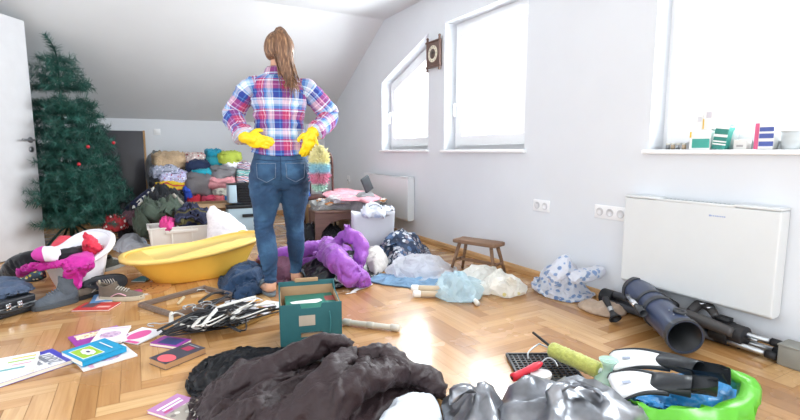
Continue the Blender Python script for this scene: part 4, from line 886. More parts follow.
# ---- big brown jacket in the foreground
BROWN = cloth('brown_nylon', '2e1f22', .5, bump=.3, wr=26, sheen=.05, var=.12, spec=.4)
garment('winter_jacket', 'large dark brown jacket crumpled on the floor in front of the teal cardboard box', 'jacket', BROWN,
    heaps=[([(196, 418), (208, 392), (238, 368, .03), (278, 348, .06), (318, 343, .10), (352, 345, .10), (392, 362, .06), (432, 382, .02), (434, 396), (416, 414), (376, 440), (300, 462), (215, 452)], .105,
            dict(fold=.035, freq=7, ang=.55, stretch=3.2, seed=5, n=90, p=2.2, strokes=[([(212, 402), (250, 372), (300, 352), (340, 345)], .035, .05), ([(250, 425), (290, 395), (330, 370), (350, 352)], .03, .04), ([(275, 398), (310, 385), (345, 362)], .012, -.03), ([(360, 362), (352, 385)], .012, -.045), ([(235, 405), (300, 395), (330, 398)], .014, -.035)]))],
    tubes=[([(262, 428, .05), (305, 404, .11), (350, 385, .14), (392, 372, .13), (425, 376, .08), (437, 392, .045)], [.055, .062, .066, .060, .056, .046], .72, .2),
           ([(205, 408, .03), (232, 386, .08), (268, 366, .13), (306, 350, .16), (336, 343, .16)], [.034, .048, .058, .056, .04], .7, .22),
           ([(282, 415, .10), (308, 388, .15), (330, 368, .18), (350, 352, .185)], [.03, .04, .045, .035], .6, .2),
           ([(360, 352, .19), (378, 350, .19), (398, 358, .155), (420, 370, .10)], [.026, .036, .042, .034], .55, .15),
           ([(362, 354, .185), (364, 366, .17), (374, 376, .165), (392, 378, .15)], [.022, .028, .03, .022], .5, .1),
           ([(300, 343, .19), (318, 340, .20), (336, 339, .20), (350, 343, .18)], [.022, .03, .03, .02], .6, .15),
           ([(214, 425, .05), (240, 410, .09), (262, 402, .11)], [.03, .036, .025], .6, .2)],
    vox=.0105, fold=.004, freq=15, fang=.6, stretch=2.8, seed=3, sm=1, sim=dict(bend=.3, grow=.17, frames=16, inner=.007),
    after=lambda co, no: co + no * (.011 * folds(co[:, 0] + co[:, 2] * .5, co[:, 1] + co[:, 2] * .9, 7.7, 9, .5, 3.4, 1.0) + .005 * folds(co[:, 0] - co[:, 2] * .5, co[:, 1] + co[:, 2], 2.9, 21, .9, 2.6, 1.0))[:, None])
garment('black_garment', 'black satin garment sticking out from under the left side of the brown jacket', 'garment', cloth('black_satin', '0d0f14', .4, bump=.2, sheen=0), heaps=[([(193, 385), (205, 368), (232, 356), (262, 352), (300, 352), (300, 395), (220, 405), (200, 400)], .055, dict(fold=.025, freq=11, ang=.7, seed=9))], fold=.003, vox=.014, sim=SG)
flatcloth('white_garment', 'white-blue cloth showing under the lower right edge of the brown jacket', 'garment', cloth('ice_white', 'dfe6f2', .8), [(372, 446), (384, 420), (408, 403), (432, 403), (442, 420), (430, 452), (392, 466)], .085, fold=.02, freq=12, ang=.2, seed=12)
# ---- purple puffer jacket, black leather jacket beneath, mauve cloth
PURP = cloth('purple_puffer', '9a50b6', .5, bump=.25, wr=40, sheen=.2, var=.08, spec=.45)
garment('puffer_jacket', 'crumpled bright purple quilted jacket with a raised sleeve on the floor right of the woman', 'jacket', PURP,
    heaps=[([(300, 268), (296, 254, .03), (310, 245, .08), (330, 243, .10), (350, 244, .10), (356, 256, .05), (340, 268), (318, 272)], .17, dict(fold=.03, freq=9, seed=8))],
    tubes=[([(328, 242, .20), (332, 252, .22), (341, 262, .19), (352, 271, .12), (364, 281, .05)], [.06, .078, .075, .068, .062], .85, .2),
           ([(336, 247, .22), (342, 238, .30), (352, 234, .34), (361, 240, .30), (362, 252, .22), (358, 262, .16)], [.035, .042, .046, .046, .045, .04], .8, .2),
           ([(354, 238, .31), (349, 231, .36), (345, 224, .41)], [.045, .04, .03], .4, .1),
           ([(262, 256, .14), (280, 252, .17), (300, 249, .19), (320, 246, .21)], [.04, .05, .055, .055], .7, .25),
           ([(316, 252, .19), (321, 259, .16)], [.028, .026], .5, .1)],
    vox=.0115, fold=.003, freq=20, fang=1.2, stretch=1.6, seed=6, sim=dict(bend=.3, grow=.26, frames=14, inner=.010),
    after=lambda co, no: co + no * (.017 * np.abs(np.sin((co[:, 0] * .25 - co[:, 1] * .85 - co[:, 2] * .35 + .012 * np.sin(co[:, 0] * 40)) * PI / .10)) ** .45 + .006 * folds(co[:, 0] * 1.3, co[:, 1] + co[:, 2], 4.4, 17, .8, 2.2, 1.0) - .014)[:, None])
garment('leather_jacket', 'black shiny leather jacket lying under the purple quilted jacket', 'jacket', cloth('black_leather', '15181c', .28, bump=.3, sheen=0, spec=.6),
    heaps=[([(304, 282), (304, 262), (330, 254, .03), (368, 254, .05), (382, 262), (372, 274), (345, 283), (322, 288)], .12, dict(fold=.04, freq=8, ang=1.2, seed=15))], fold=.004, freq=16, seed=7, vox=.014, sim=SG)
garment('mauve_scarf', 'dull mauve cloth heap between the legs of the woman', 'scarf', cloth('mauve_cloth', '6c4456', .85), heaps=[([(262, 272), (258, 258, .04), (274, 251, .08), (296, 252, .08), (304, 264), (296, 280), (276, 282)], .15, dict(fold=.035, freq=10, ang=.5, seed=22))], fold=.004, seed=9, vox=.014, sim=SG)
garment('crumpled_jeans', 'dark blue jeans crumpled on the floor left of the foot of the woman', 'jeans', cloth('dark_denim', '27405f', .85, wr=35),
    heaps=[([(224, 288), (226, 274, .02), (238, 265, .05), (252, 262, .05), (262, 270), (262, 286), (250, 296), (234, 296)], .10, dict(fold=.035, freq=11, ang=.9, seed=18))],
    tubes=[([(226, 288, .03), (236, 279, .09), (250, 274, .11), (258, 268, .09)], [.03, .042, .045, .03], .7, .25), ([(232, 294, .03), (246, 289, .06), (258, 282, .06)], [.028, .036, .03], .7, .25)], fold=.004, freq=22, seed=4, vox=.011, sim=SG)
# ---- jeans flat, patterned heap, bags in the middle
flatcloth('flat_jeans', 'light blue jeans lying flat on the floor in front of the clear plastic bag', 'jeans', DENIML, [(366, 280), (372, 273, .02), (390, 275), (412, 278), (432, 277), (445, 281), (440, 289), (420, 290), (398, 287), (380, 285)], .025, fold=.016, freq=12, ang=.2, seed=14)
garment('patterned_clothes', 'heap of navy and white patterned clothes beside the white paper carrier bag', 'clothes heap', blots('navy_white_print', '27364f', ['c2c6ce', '4a6286', '77707a', '2f3f5c', 'a8aab4', '1f2a40'], 26, size=.62),
    heaps=[([(380, 258), (381, 240, .10), (392, 234, .15), (408, 236, .12), (420, 248), (424, 260), (408, 268), (390, 268)], .22, dict(fold=.05, freq=9, seed=25, p=2))], tubes=[([(382, 246, .16), (393, 235, .23), (404, 234, .22), (412, 244, .14)], [.03, .038, .035, .03], .7, .25)], fold=.005, freq=16, seed=8, vox=.013, sim=SG)
garment('white_sack', 'small off-white cloth sack in front of the white carrier bag', 'sack', cloth('offwhite_sack', 'cfc9c4', .8), heaps=[([(362, 270), (366, 256, .05), (376, 249, .1), (386, 256, .03), (388, 268), (376, 276)], .16, dict(fold=.015, freq=8, seed=31, p=2, q=.5))], fold=.006, seed=11)
def bag(name, label, mat, outline, h, tubes=(), seed=1, fold=.03, freq=8, cat='plastic bag', mod=None, p=2.2, ff=.006, vox=.013, q=.55, group=None, fang=.4, sim=None):
    sim = sim or dict(bend=1.0, grow=.26, frames=13, inner=.01)
    return garment(name, label, cat, mat, heaps=[(outline, h, dict(fold=fold, freq=freq, seed=seed, p=p, q=q, sharp=2.2, ang=fang))], tubes=tubes, fold=ff, freq=18, seed=seed + 1, sharp=2.4, stretch=2.2, vox=vox, sm=1, group=group, fang=fang, sim=sim, crisp=.13)
bag('clear_bag', 'clear plastic bag with tied handles full of grey cloth lying on the light blue jeans', plastic_bag('clear_film', 'f4f6fb', .5, .2), [(392, 276), (392, 266, .03), (404, 258, .06), (425, 256, .08), (442, 262, .03), (450, 272), (440, 279), (412, 281)], .13, tubes=[([(394, 268, .08), (393, 259, .12), (396, 251, .16), (401, 254, .14), (402, 262, .10)], [.018, .016, .014, .014, .016], .6)], seed=41)
garment('grey_cloth', 'grey cloth packed inside the clear plastic bag', 'cloth', blots('grey_stuff', 'a3a3b0', ['6c6670', 'b9bac4', '7f5560'], 14, size=.4), heaps=[([(400, 275), (402, 267, .02), (418, 262, .04), (436, 266, .02), (441, 273), (425, 278)], .085, dict(fold=.02, freq=9, seed=42))])
bag('pale_blue_bag', 'thin pale blue plastic bag crumpled over the curtain rods', plastic_bag('pale_blue_film', 'd9eff8', .55, .22), [(436, 296), (441, 284, .03), (446, 277, .06), (462, 276, .06), (474, 284, .02), (480, 296), (468, 303), (448, 302)], .13, tubes=[([(440, 288, .10), (441, 279, .15), (444, 271, .19)], [.03, .026, .012], .5), ([(450, 282, .11), (457, 272, .17), (465, 275, .14)], [.03, .03, .025], .5)], seed=44, fold=.04)
bag('cream_bag', 'crumpled cream plastic bag nearest the wooden stool', plastic_bag('cream_film', 'fbfaf4', .93, .35), [(462, 285), (462, 276, .03), (474, 270, .07), (484, 264, .09), (492, 272, .05), (502, 280), (490, 288), (474, 290)], .12, tubes=[([(470, 275, .11), (482, 267, .17), (488, 270, .13)], [.02, .024, .02], .4)], seed=47)
bag('cream_bag', 'larger cream plastic bag with small yellow print, right of the other cream one', plastic_bag('cream_print_film', 'fbfaf4', .94, .35, 'd8c83a', 11, .14), [(474, 298), (480, 286, .04), (494, 276, .08), (508, 277, .08), (520, 286, .03), (522, 296), (508, 299), (490, 296)], .13, tubes=[([(492, 290, .10), (500, 279, .15), (512, 280, .12), (519, 288, .06)], [.03, .034, .03, .024], .5), ([(505, 278, .13), (518, 277, .12)], [.02, .014], .4)], seed=50)
bag('dotted_bag', 'white plastic bag with blue motifs slumped against the right wall', plastic_bag('blue_motif_film', 'f2f4fa', .9, .3, '2f7fc0', 27, .42), [(538, 290), (538, 280, .05), (545, 270, .12), (558, 262, .14), (575, 265, .12), (592, 275, .05), (590, 292), (577, 301), (556, 298)], .20,
    tubes=[([(552, 278, .16), (562, 264, .24), (568, 256, .29)], [.06, .055, .035], .7), ([(572, 278, .17), (590, 272, .19), (606, 268, .19)], [.05, .048, .04], .6), ([(604, 262, .22), (608, 280, .12)], [.022, .02], .6)], seed=53, fold=.03)
garment('beige_pouch', 'soft beige cloth pouch on the floor behind the small black finder scope', 'pouch', cloth('beige_suede', 'b8a28e', .9), heaps=[([(578, 308), (579, 301, .02), (590, 299, .03), (606, 302, .03), (624, 305, .02), (630, 313), (618, 319), (600, 317), (586, 313)], .05, dict(fold=.015, freq=14, seed=61))], fold=.005, seed=13)

# ---- wooden stool by the wall
def stool():
    c = (at(460, 263) + at(498, 268)) / 2; p0, p1 = at(458, 238, .26), at(500, 244, .26)
    root = thing('wooden_stool', 'small rustic brown wooden stool standing by the right wall', 'stool', (2.27, 3.07, 0)); c = np.array([2.27, 3.07, 0])
    d = p1 - p0; L = np.linalg.norm(d[:2]); a = math.atan2(d[1], d[0]); root.rotation_euler = (0, 0, a); 
    mid = (p0 + p1) / 2; root.location = (mid[0], mid[1], 0); WD = wood('stool_wood', '6b4d38', '8f6e52', 4, .6, 'X'); h = .265
    MB().prism([(-L / 2, -.075), (-L / 2 + .02, -.085), (L / 2 - .02, -.08), (L / 2, -.07), (L / 2 + .005, .07), (L / 2 - .02, .085), (-L / 2 + .02, .08), (-L / 2 - .004, .07)], h - .028, h).build('seat', WD, root, bevel=.006)
    for sx in (-1, 1):
        for sy_ in (-1, 1): MB().cyl((sx * (L / 2 + .01), sy_ * .085, 0), (sx * (L / 2 - .05), sy_ * .045, h - .02), .011, .015, 8).build('leg', WD, root)
    for sx in (-1, 1): MB().box((sx * (L / 2 - .018), 0, .10), (.016, .15, .02)).build('stretcher', WD, root, bevel=.003)
    MB().box((0, 0, .10), (L - .05, .018, .022)).build('long_stretcher', WD, root, bevel=.003)
stool()
# ---- rods
def rod(name, label, cat, a, b, r, mat, capm, z=None, group=None, collar=True, rcap=1.25):
    z = r * rcap + .001 if z is None else z; A, B = at(*a, z), at(*b, z); d = B - A; L = np.linalg.norm(d); root = thing(name, label, cat, (*(A + B)[:2] / 2, z), math.atan2(d[1], d[0]), group)
    MB().cyl((-L / 2, 0, 0), (L / 2, 0, 0), r, n=18).build('tube', mat, root, auto=.6)
    for s in (-1, 1): MB().lathe([(r * 1.0, -.03), (r * rcap, -.026), (r * rcap, .012), (r * .8, .02)] if s > 0 else [(r * .8, -.02), (r * rcap, -.012), (r * rcap, .026), (r, .03)], 18, (s * L / 2, 0, 0), (0, PI / 2, 0)).build('end_cap', capm, root)
    if collar: MB().lathe([(r, -.02), (r * 1.15, -.016), (r * 1.15, .016), (r, .02)], 18, (0, 0, 0), (0, PI / 2, 0)).build('collar', capm, root)
    return root
CREAMT = M('cream_tube', 'd7d2c6', .45)
rod('plastic_tube', 'cream white plastic tube with end caps on the floor right of the teal box', 'tube', (346, 322), (396, 328), .015, CREAMT, M('cream_cap', 'c8c4ba', .5))
PAPT = M('rolled_paper', 'cbb79c', .6)
rod('blind_roll', 'upper of two short rolled blinds under the pale blue bag', 'roll', (414, 288), (446, 289), .020, PAPT, PAPERW, collar=False, rcap=1.1, z=.05)
rod('blind_roll', 'lower of two short rolled blinds, nearest the camera, under the pale blue bag', 'roll', (416, 294), (446, 294), .021, PAPT, PAPERW, collar=False, rcap=1.1)
rod('plastic_tube', 'thin white tube poking towards the camera out of the pale blue bag', 'tube', (462, 284), (477, 303), .013, WPLAST, CREAMT, collar=False)
# ---- teal cardboard box with magazines
def tealbox():
    TB = M('teal_card', '2c6266', .6, var=.08, bump=.1, bs=60); A, B = at(281, 343), at(342, 333.5); C, D = at(281, 343), at(342, 334)
    zt = .235; f0, f1 = at(280, 306, zt), at(341, 301, zt); w = float(np.linalg.norm((f1 - f0)[:2])); a = math.atan2(f1[1] - f0[1], f1[0] - f0[0]); d = .30
    n = np.array((-math.sin(a), math.cos(a))); c = (f0 + f1)[:2] / 2 + n * d / 2
    root = thing('cardboard_box', 'open teal cardboard fruit box with cut-out handles in the middle of the floor', 'cardboard box', (c[0], c[1], 0), a); t = .006; h = zt
    def wall(nm, y, hole):
        m = MB(); hw, hh, hz = .05, .012, h * .36
        for q in ([(-w / 2, 0), (w / 2, 0), (w / 2, hz - hh), (-w / 2, hz - hh)], [(-w / 2, hz + hh), (w / 2, hz + hh), (w / 2, h), (.05, h), (.045, h - .022), (-.045, h - .022), (-.05, h), (-w / 2, h)], [(-w / 2, hz - hh), (-hw, hz - hh), (-hw, hz + hh), (-w / 2, hz + hh)], [(hw, hz - hh), (w / 2, hz - hh), (w / 2, hz + hh), (hw, hz + hh)]):
            m.prism(q, y - t / 2, y + t / 2, 'y')
        return m.build(nm, TB, root, smooth=False)
    wall('front_panel', -d / 2, 1); 
    MB().prism([(-w / 2, 0), (w / 2, 0), (w / 2, h + .03), (-w / 2, h + .03)], d / 2 - t / 2, d / 2 + t / 2, 'y').build('back_panel', TB, root, smooth=False)
    for s in (-1, 1): MB().prism([(-d / 2, 0), (d / 2, 0), (d / 2, h + .03), (d / 2 - .06, h - .01), (-d / 2 + .03, h - .015), (-d / 2, h)], s * w / 2 - t / 2, s * w / 2 + t / 2, 'x').build('side_panel', TB, root, smooth=False)
    m = MB(); m.box((0, d / 2 - t * .9, h * .52), (w - t * 2, t * .5, h)); m.box((w / 2 - t * .9, 0, h * .48), (t * .5, d - 2 * t, h * .93)); m.box((-w / 2 + t * .9, 0, h * .48), (t * .5, d - 2 * t, h * .93)); m.box((0, -d / 2 + t * .9, h * .2), (w - 2 * t, t * .5, h * .35)); m.box((0, 0, t / 2), (w - t, d - t, t)); m.build('inner_lining', CARD, root, smooth=False)
    MB().box((0, d / 2 - .002, h + .035), (.12, .012, .02)).build('top_tab', CARD, root, bevel=.002)
    MB().box((-.02, -d / 2 - t / 2 - .0006, h * .66), (.075, .001, .05)).build('paper_label', M('beige_label', 'b8aa98', .7), root, smooth=False)
    MB().box((.03, -d / 2 - t / 2 - .0006, h * .13), (.13, .001, .05)).build('printed_patch', M('grey_patch', '9aa6a8', .7), root, smooth=False)
    m = MB(); m.tube([(.085, -d / 2 - .005, h * .82), (.09, -d / 2 - .006, h * .6), (.085, -d / 2 - .005, h * .38)], .0025, 6); m.build('printed_line', M('teal_light', '3f8186', .6), root)
    return root, a, w, d
tb, tba, tbw, tbd = tealbox()
DG = M('dark_green_cover', '1f6f62', .4); RED = M('red_print', 'b6323a', .5); BLK = M('black_print', '222428', .5)
for i in range(9):
    q = thing('magazine', 'green covered magazine with a pale figure, topmost in the teal box' if i == 8 else 'magazine in the stack inside the teal box under the green topmost one', 'magazine', (tb.location.x + .004 * (i % 3), tb.location.y + .003 * (i % 2), .008 + i * .0212), tba + .02 * (i % 3 - 1), 'magazines in the teal box')
    if i == 8: del q['group']
    MB().box((0, 0, .0095), (tbw * .84, tbd * .82, .017)).build('pages', PAPER, q, smooth=False); MB().box((0, 0, .0190), (tbw * .85, tbd * .83, .0012)).build('cover', DG, q, smooth=False)
    if i == 8:
        m = MB(); m.loft([[(-.09 + x, y, .0198) for x, y in ((0, -.02), (.12, -.03), (.15, 0), (.14, .03), (.03, .02), (-.01, .01))], [(-.09 + x, y, .0204) for x, y in ((0, -.02), (.12, -.03), (.15, 0), (.14, .03), (.03, .02), (-.01, .01))]]); m.build('pale_figure', PAPERW, q, smooth=False)
        m = MB(); [m.box((.10, .06 - .02 * j, .0200), (.05, .010, .0008)) for j in range(4)]; m.build('red_lines', RED, q, smooth=False)

# ------------------------------------------------------------------ books and magazines
def rect4(c4, z):
    A, B, C, D = [at(x, y, z) for x, y in c4]; c = (A + B + C + D) / 4; e = ((B - A) + (C - D)) / 2; f = ((D - A) + (C - B)) / 2; w = np.linalg.norm(e[:2]); a = math.atan2(e[1], e[0]); ya = np.array((-math.sin(a), math.cos(a))); dd = f[:2] @ ya
    return c, a, w, abs(dd), 1 if dd > 0 else -1
def flat_book(name, label, cat, c4, th, cover, art=(), z0=0.0015, spine=None, pages=PAPER, group=None, words=None):
    """c4: picture corners of the top face; art in (u, v) of that face"""
    c, a, w, d, s = rect4(c4, z0 + th); root = thing(name, label, cat, (c[0], c[1], z0), a, group)
    MB().box((0, 0, th / 2), (w - .004, d - .004, max(.0008, th - .002))).build('pages', pages, root, smooth=False)
    m = MB(); m.box((0, 0, th - .0006), (w, d, .0012)); m.box((0, 0, .0006), (w, d, .0012))
    if th > .008: m.box((0, -s * d / 2 + .0006, th / 2), (w, .0012, th)) if spine == 'v' else (m.box((-w / 2 + .0006, 0, th / 2), (.0012, d, th)) if spine == 'u' else None)
    m.build('cover', cover, root, smooth=False)
    for i, q in enumerate(art):
        kind, u0, v0, u1, v1, mt = q[:6]; nm = q[6] if len(q) > 6 else 'printed_panel'; zz = th + .0003 + i * .00025
        if kind == 'r': MB().box((((u0 + u1) / 2 - .5) * w, s * ((v0 + v1) / 2 - .5) * d, zz), ((u1 - u0) * w, (v1 - v0) * d, .0006)).build(nm, mt, root, smooth=False)
        else: MB().prism([((u0 - .5 + u1 * math.cos(t)) * w, s * (v0 - .5 + v1 * math.sin(t)) * d) for t in np.linspace(0, 2 * PI, 28, endpoint=False)], zz - .0003, zz + .0003).build(nm, mt, root, smooth=False)
    if words:
        for (tx, sz, u, v, rot, mt) in words: text(root, tx, sz, ((u - .5) * w, s * (v - .5) * d, th + .003), (0, 0, rot), mt)
    return root
P = lambda n, c, r=.4: M(n, c, r, var=.04)
WCOV, BLUE, PURPC, PINKC, LIME_, CY, GRY, YELC = P('white_cover', 'e9e8ec', .35), P('indigo_cover', '3f40b0'), P('violet_cover', '9c3fa0'), P('pink_ink', 'd8599a'), P('lime_ink', '9cc43c'), P('cyan_cover', '1595c2'), P('grey_ink', '8f929c'), P('yellow_ink', 'd9c23c')
MAUVE = blots('mauve_pattern', 'd0b4cc', ['a68bb0', 'b78fae', '8d7fa0'], 45, size=.42, rough=.5)
flat_book('magazine', 'thick white and indigo magazine with grey heading at the left edge of the floor', 'magazine', [(-12, 388), (66, 361), (59, 347), (-16, 368)], .018, BLUE, [('r', 0, 0, .90, .80, WCOV), ('r', .70, .30, .76, .7, GRY, 'heading_block'), ('r', .60, .25, .66, .65, GRY, 'heading_block'), ('r', .52, .2, .56, .7, P('pale_pink', 'ddb8c4'), 'text_column'), ('r', .3, .15, .4, .6, P('pale_grey', 'c2c4cc'), 'text_column')], words=[('2007', .075, .80, .42, PI / 2, GRY)])
flat_book('magazine', 'white magazine with green and yellow streaks at the far left edge of the floor', 'magazine', [(-30, 384), (28, 368), (46, 352), (-10, 358)], .012, WCOV, [('r', .5, .78, .95, .84, YELC, 'yellow_streak'), ('r', .45, .6, .95, .66, LIME_, 'green_streak'), ('r', .3, .2, .8, .28, P('teal_ink', '6aa8a8'), 'text_line'), ('r', .55, .42, .9, .46, P('rose_ink', 'd08aa0'), 'text_line')], z0=.0215)
flat_book('booklet', 'violet booklet with a floral strip, partly under a white booklet', 'booklet', [(77, 349), (128, 334), (118, 326), (68, 336)], .006, PURPC, [('r', .1, .55, .8, .92, blots('floral_strip', 'e8dcc0', ['c89a60', 'a55a90', 'e0c890'], 50), 'floral_strip')])
flat_book('booklet', 'white booklet with a pink oval, right end of the book pile', 'booklet', [(131, 348), (162, 332), (147, 326), (119, 336)], .005, WCOV, [('e', .52, .55, .36, .26, PINKC, 'pink_oval'), ('r', .0, .05, .12, .5, PINKC, 'pink_bar')], z0=.0015)
flat_book('booklet', 'white booklet with mauve oval lying on the violet one', 'booklet', [(92, 345), (122, 340), (131, 326), (98, 328)], .010, WCOV, [('e', .48, .5, .34, .2, MAUVE, 'mauve_oval'), ('r', .05, .85, .95, .92, P('blush', 'e8c6d2'), 'blush_band')], z0=.008)
flat_book('booklet', 'large white booklet with mauve oval and pink band under the blue book', 'booklet', [(87, 371), (140, 353), (121, 345), (68, 357)], .006, WCOV, [('e', .55, .5, .26, .34, MAUVE, 'mauve_oval'), ('r', .12, .0, .2, .6, P('rose_band', 'e0a8bc'), 'rose_band')])
flat_book('book', 'cyan book with a white daisy on lime green, topmost of the book pile', 'book', [(76, 364), (120, 349), (111, 336), (67, 350)], .024, CY, [('r', .08, .12, .56, .82, WCOV), ('r', .10, .15, .54, .79, LIME_, 'lime_panel')] + [('e', .34 + .085 * math.cos(t), .45 + .16 * math.sin(t), .045, .09, WCOV, 'daisy_petal') for t in np.linspace(0, 2 * PI, 8, endpoint=False)] + [('e', .34, .45, .032, .06, P('daisy_eye', '4c4470'), 'daisy_centre'), ('r', .76, .2, .79, .8, WCOV, 'title_line')], z0=.012, spine='v')
flat_book('booklet', 'red booklet with a dark photo in front of the hiking shoes', 'booklet', [(74, 311), (112, 309), (118, 302.5), (83, 302)], .008, P('red_cover', 'c23a34'), [('r', .12, .35, .45, .95, P('dark_photo', '5b4a50'), 'photo'), ('r', .55, .3, .9, .5, P('pink_words', 'e2a8a0'), 'heading_block')])
flat_book('book', 'dark grey book with a coral disc in front of the hanger pile', 'book', [(163, 365), (205, 348), (190, 342), (151, 357)], .028, P('charcoal_cover', '3f3d48'), [('e', .2, .42, .17, .38, P('coral_disc', 'e8606a'), 'coral_disc'), ('r', .66, .3, .86, .72, P('crimson_print', 'a82c50'), 'crimson_panel'), ('r', .90, .2, .93, .8, GRY, 'title_line')], pages=P('tan_pages', 'b08a64', .8))
flat_book('book', 'violet book with dark blue panel under the clothes hangers', 'book', [(176, 348), (188, 341), (168, 334), (151, 342)], .014, PURPC, [('r', .15, .15, .85, .8, P('deep_blue_panel', '3a4a80'), 'blue_panel')])
flat_book('booklet', 'mauve and grey booklet tucked under the left end of the brown jacket', 'booklet', [(147, 411), (190, 424), (218, 406), (177, 393)], .012, P('mauve_cover', 'b57fae'), [('r', .42, 0, .98, 1, blots('town_photo', 'a29a90', ['cfccc4', '837a78', 'b8a890'], 30), 'photo'), ('r', .15, .1, .2, .85, WCOV, 'title_line'), ('r', .25, .15, .3, .8, WCOV, 'title_line'), ('r', .33, .1, .37, .35, P('magenta_tag', 'c04a80'), 'magenta_tag')])
flat_book('leaflet', 'white leaflet with pink spot on the floor left of the teal box', 'leaflet', [(262, 317), (286, 303), (268, 300), (247, 309)], .003, WCOV, [('e', .35, .5, .16, .26, PINKC, 'pink_spot')])
flat_book('leaflet', 'white leaflet with orange edge behind the hanger pile', 'leaflet', [(232, 307), (262, 300), (254, 295), (226, 301)], .003, WCOV, [('r', .05, .0, .95, .25, P('orange_edge', 'e0a83c'), 'orange_edge')])
flat_book('booklet', 'pink and white booklet between the hiking shoes and the round trivet', 'booklet', [(134, 296), (150, 293), (146, 288), (130, 291)], .008, WCOV, [('r', 0, .5, .7, 1, PINKC, 'pink_panel')])
flat_book('booklet', 'pale blue booklet under the hiking shoes', 'booklet', [(94, 303), (116, 300), (112, 293), (90, 295)], .01, P('sky_cover', '5f94c4'), [('r', .2, .2, .8, .8, WCOV)])
flat_book('booklet', 'teal booklet lying by the yellow baby bath', 'booklet', [(134, 281), (152, 281), (148, 276), (138, 276)], .008, P('teal_cover', '2f7f94'))
# round wooden trivet
c = at(147, 287.5, .01); e0, e1 = at(124, 287, .01), at(170, 288, .01); R_ = np.linalg.norm(e1 - e0) / 2
root = thing('wooden_trivet', 'round thin wooden board painted with small flowers near the yellow baby bath', 'board', (c[0], c[1], .0)); TW = wood('trivet_wood', 'b07a45', 'c8935a', 4, .5)
MB().cyl((0, 0, .0005), (0, 0, .010), R_ * .92, n=48).build('disc', TW, root, auto=.6)
m = MB()
for i in range(16):
    t = i * 2.4; r = .02 + .005 * i; m.ball((r * math.cos(t) * 1.2, r * math.sin(t) * .8, .0100), (.010, .006, .0012), 8, (0, 0, t))
m.build('painted_flowers', M('painted_dark', '6b3a2c', .6), root)

# ------------------------------------------------------------------ picture frames and hangers
def frame_on_floor(label, c4, th, prof, mat, z=.03, sup=0):
    c, a, w, d, s = rect4(c4, z + th); root = thing('picture_frame', label, 'picture frame', (c[0], c[1], z), a)
    for nm, bx, sz in (('rail', (0, d / 2 - prof / 2), (w, prof)), ('rail', (0, -d / 2 + prof / 2), (w, prof)), ('stile', (w / 2 - prof / 2, 0), (prof, d - 2 * prof)), ('stile', (-w / 2 + prof / 2, 0), (prof, d - 2 * prof))):
        m = MB().box((*bx, th / 2), (*sz, th)); m.box((*bx, th + .002), (sz[0] - .012 if sz[0] > sz[1] else sz[0] - .016, sz[1] - .016 if sz[0] > sz[1] else sz[1] - .0, .004)); m.build(nm, mat, root, bevel=.003)
    return root
GB = wood('grey_frame_wood', '6b5a4e', '85746a', 4, .4)
frame_on_floor('empty grey-brown wooden picture frame lying on the floor in front of the yellow baby bath', [(157, 319), (229, 296), (214, 283), (151, 299)], .024, .030, GB, z=.002)
frame_on_floor('small light wooden frame at the right end of the hanger pile', [(233, 330), (276, 311), (262, 305), (222, 320)], .014, .016, wood('gold_frame_wood', '9a7238', 'bf9654', 4, .4), z=.002)
def hanger(label, c, rz, tilt, mat, z, group, w=.40, bar=True):
    p = at(c[0], c[1], z); root = thing('clothes_hanger', label, 'clothes hanger', p, rot=(tilt[0], tilt[1], rz), group=group)
    MB().tube([(-w / 2, -.06, 0), (-w / 2 + .03, -.045, 0), (-.06, .0, 0), (0, .02, 0), (.06, 0, 0), (w / 2 - .03, -.045, 0), (w / 2, -.06, 0)], [.007, .010, .012, .012, .012, .010, .007], 10, flat=.6).build('shoulder_bar', mat, root)
    MB().tube([(0, .02, 0), (0, .06, 0), (.004, .08, 0), (.026, .10, 0), (.022, .13, 0), (-.004, .14, 0), (-.026, .122, 0)], .0028, 8).build('hook', STEEL, root)
    if bar: MB().tube([(-w / 2 + .03, -.05, 0), (-w / 2 + .035, -.085, 0), (0, -.09, 0), (w / 2 - .035, -.085, 0), (w / 2 - .03, -.05, 0)], .0042, 8, sub=8).build('lower_bar', mat, root)
HG = M('black_hanger', '1c1d22', .3); HW = M('white_hanger', 'dcdad4', .3)
gh = 'clothes hangers in the pile on the floor'
hs = [(190, 321, .5, (.1, .05), HG, .05, 'black hanger at the left end of the hanger pile'), (205, 318, .9, (-.15, .1), HW, .075, 'white hanger on the left half of the hanger pile'), (218, 315, .35, (.2, 0), HG, .07, 'black hanger in the middle of the hanger pile'), (232, 310, 1.1, (-.1, .15), HG, .085, 'black hanger crossing the middle of the pile steeply'), (222, 308, .65, (.1, -.1), HW, .10, 'white hanger topmost in the hanger pile'), (246, 308, .75, (.1, .1), HW, .08, 'white hanger at the right end of the hanger pile'),
      (176, 322, 1.9, (.15, 0), HW, .05, 'white hanger at the very left tip of the pile, hook forward'), (240, 315, .45, (-.12, 0), HG, .06, 'black hanger near the small light wooden frame'), (200, 325, .2, (.05, .1), HG, .04, 'black hanger lowest at the front of the pile'), (215, 294, .7, (.1, .1), HG, .03, 'black hanger inside the empty grey-brown frame')]
hs += [(196, 314, .15, (.1, -.1), HG, .09, 'black hanger lying across the left white one'), (228, 322, 1.4, (.1, .1), HG, .05, 'black hanger pointing at the charcoal book'), (252, 314, .4, (-.1, .05), HG, .06, 'black hanger next to the teal box'), (210, 309, 1.25, (.15, -.1), HG, .08, 'black hanger beside the rear rail of the big frame')]
for x, y, rz_, tl, mt, z, lab in hs: hanger(lab, (x, y), rz_, tl, mt, z, gh)
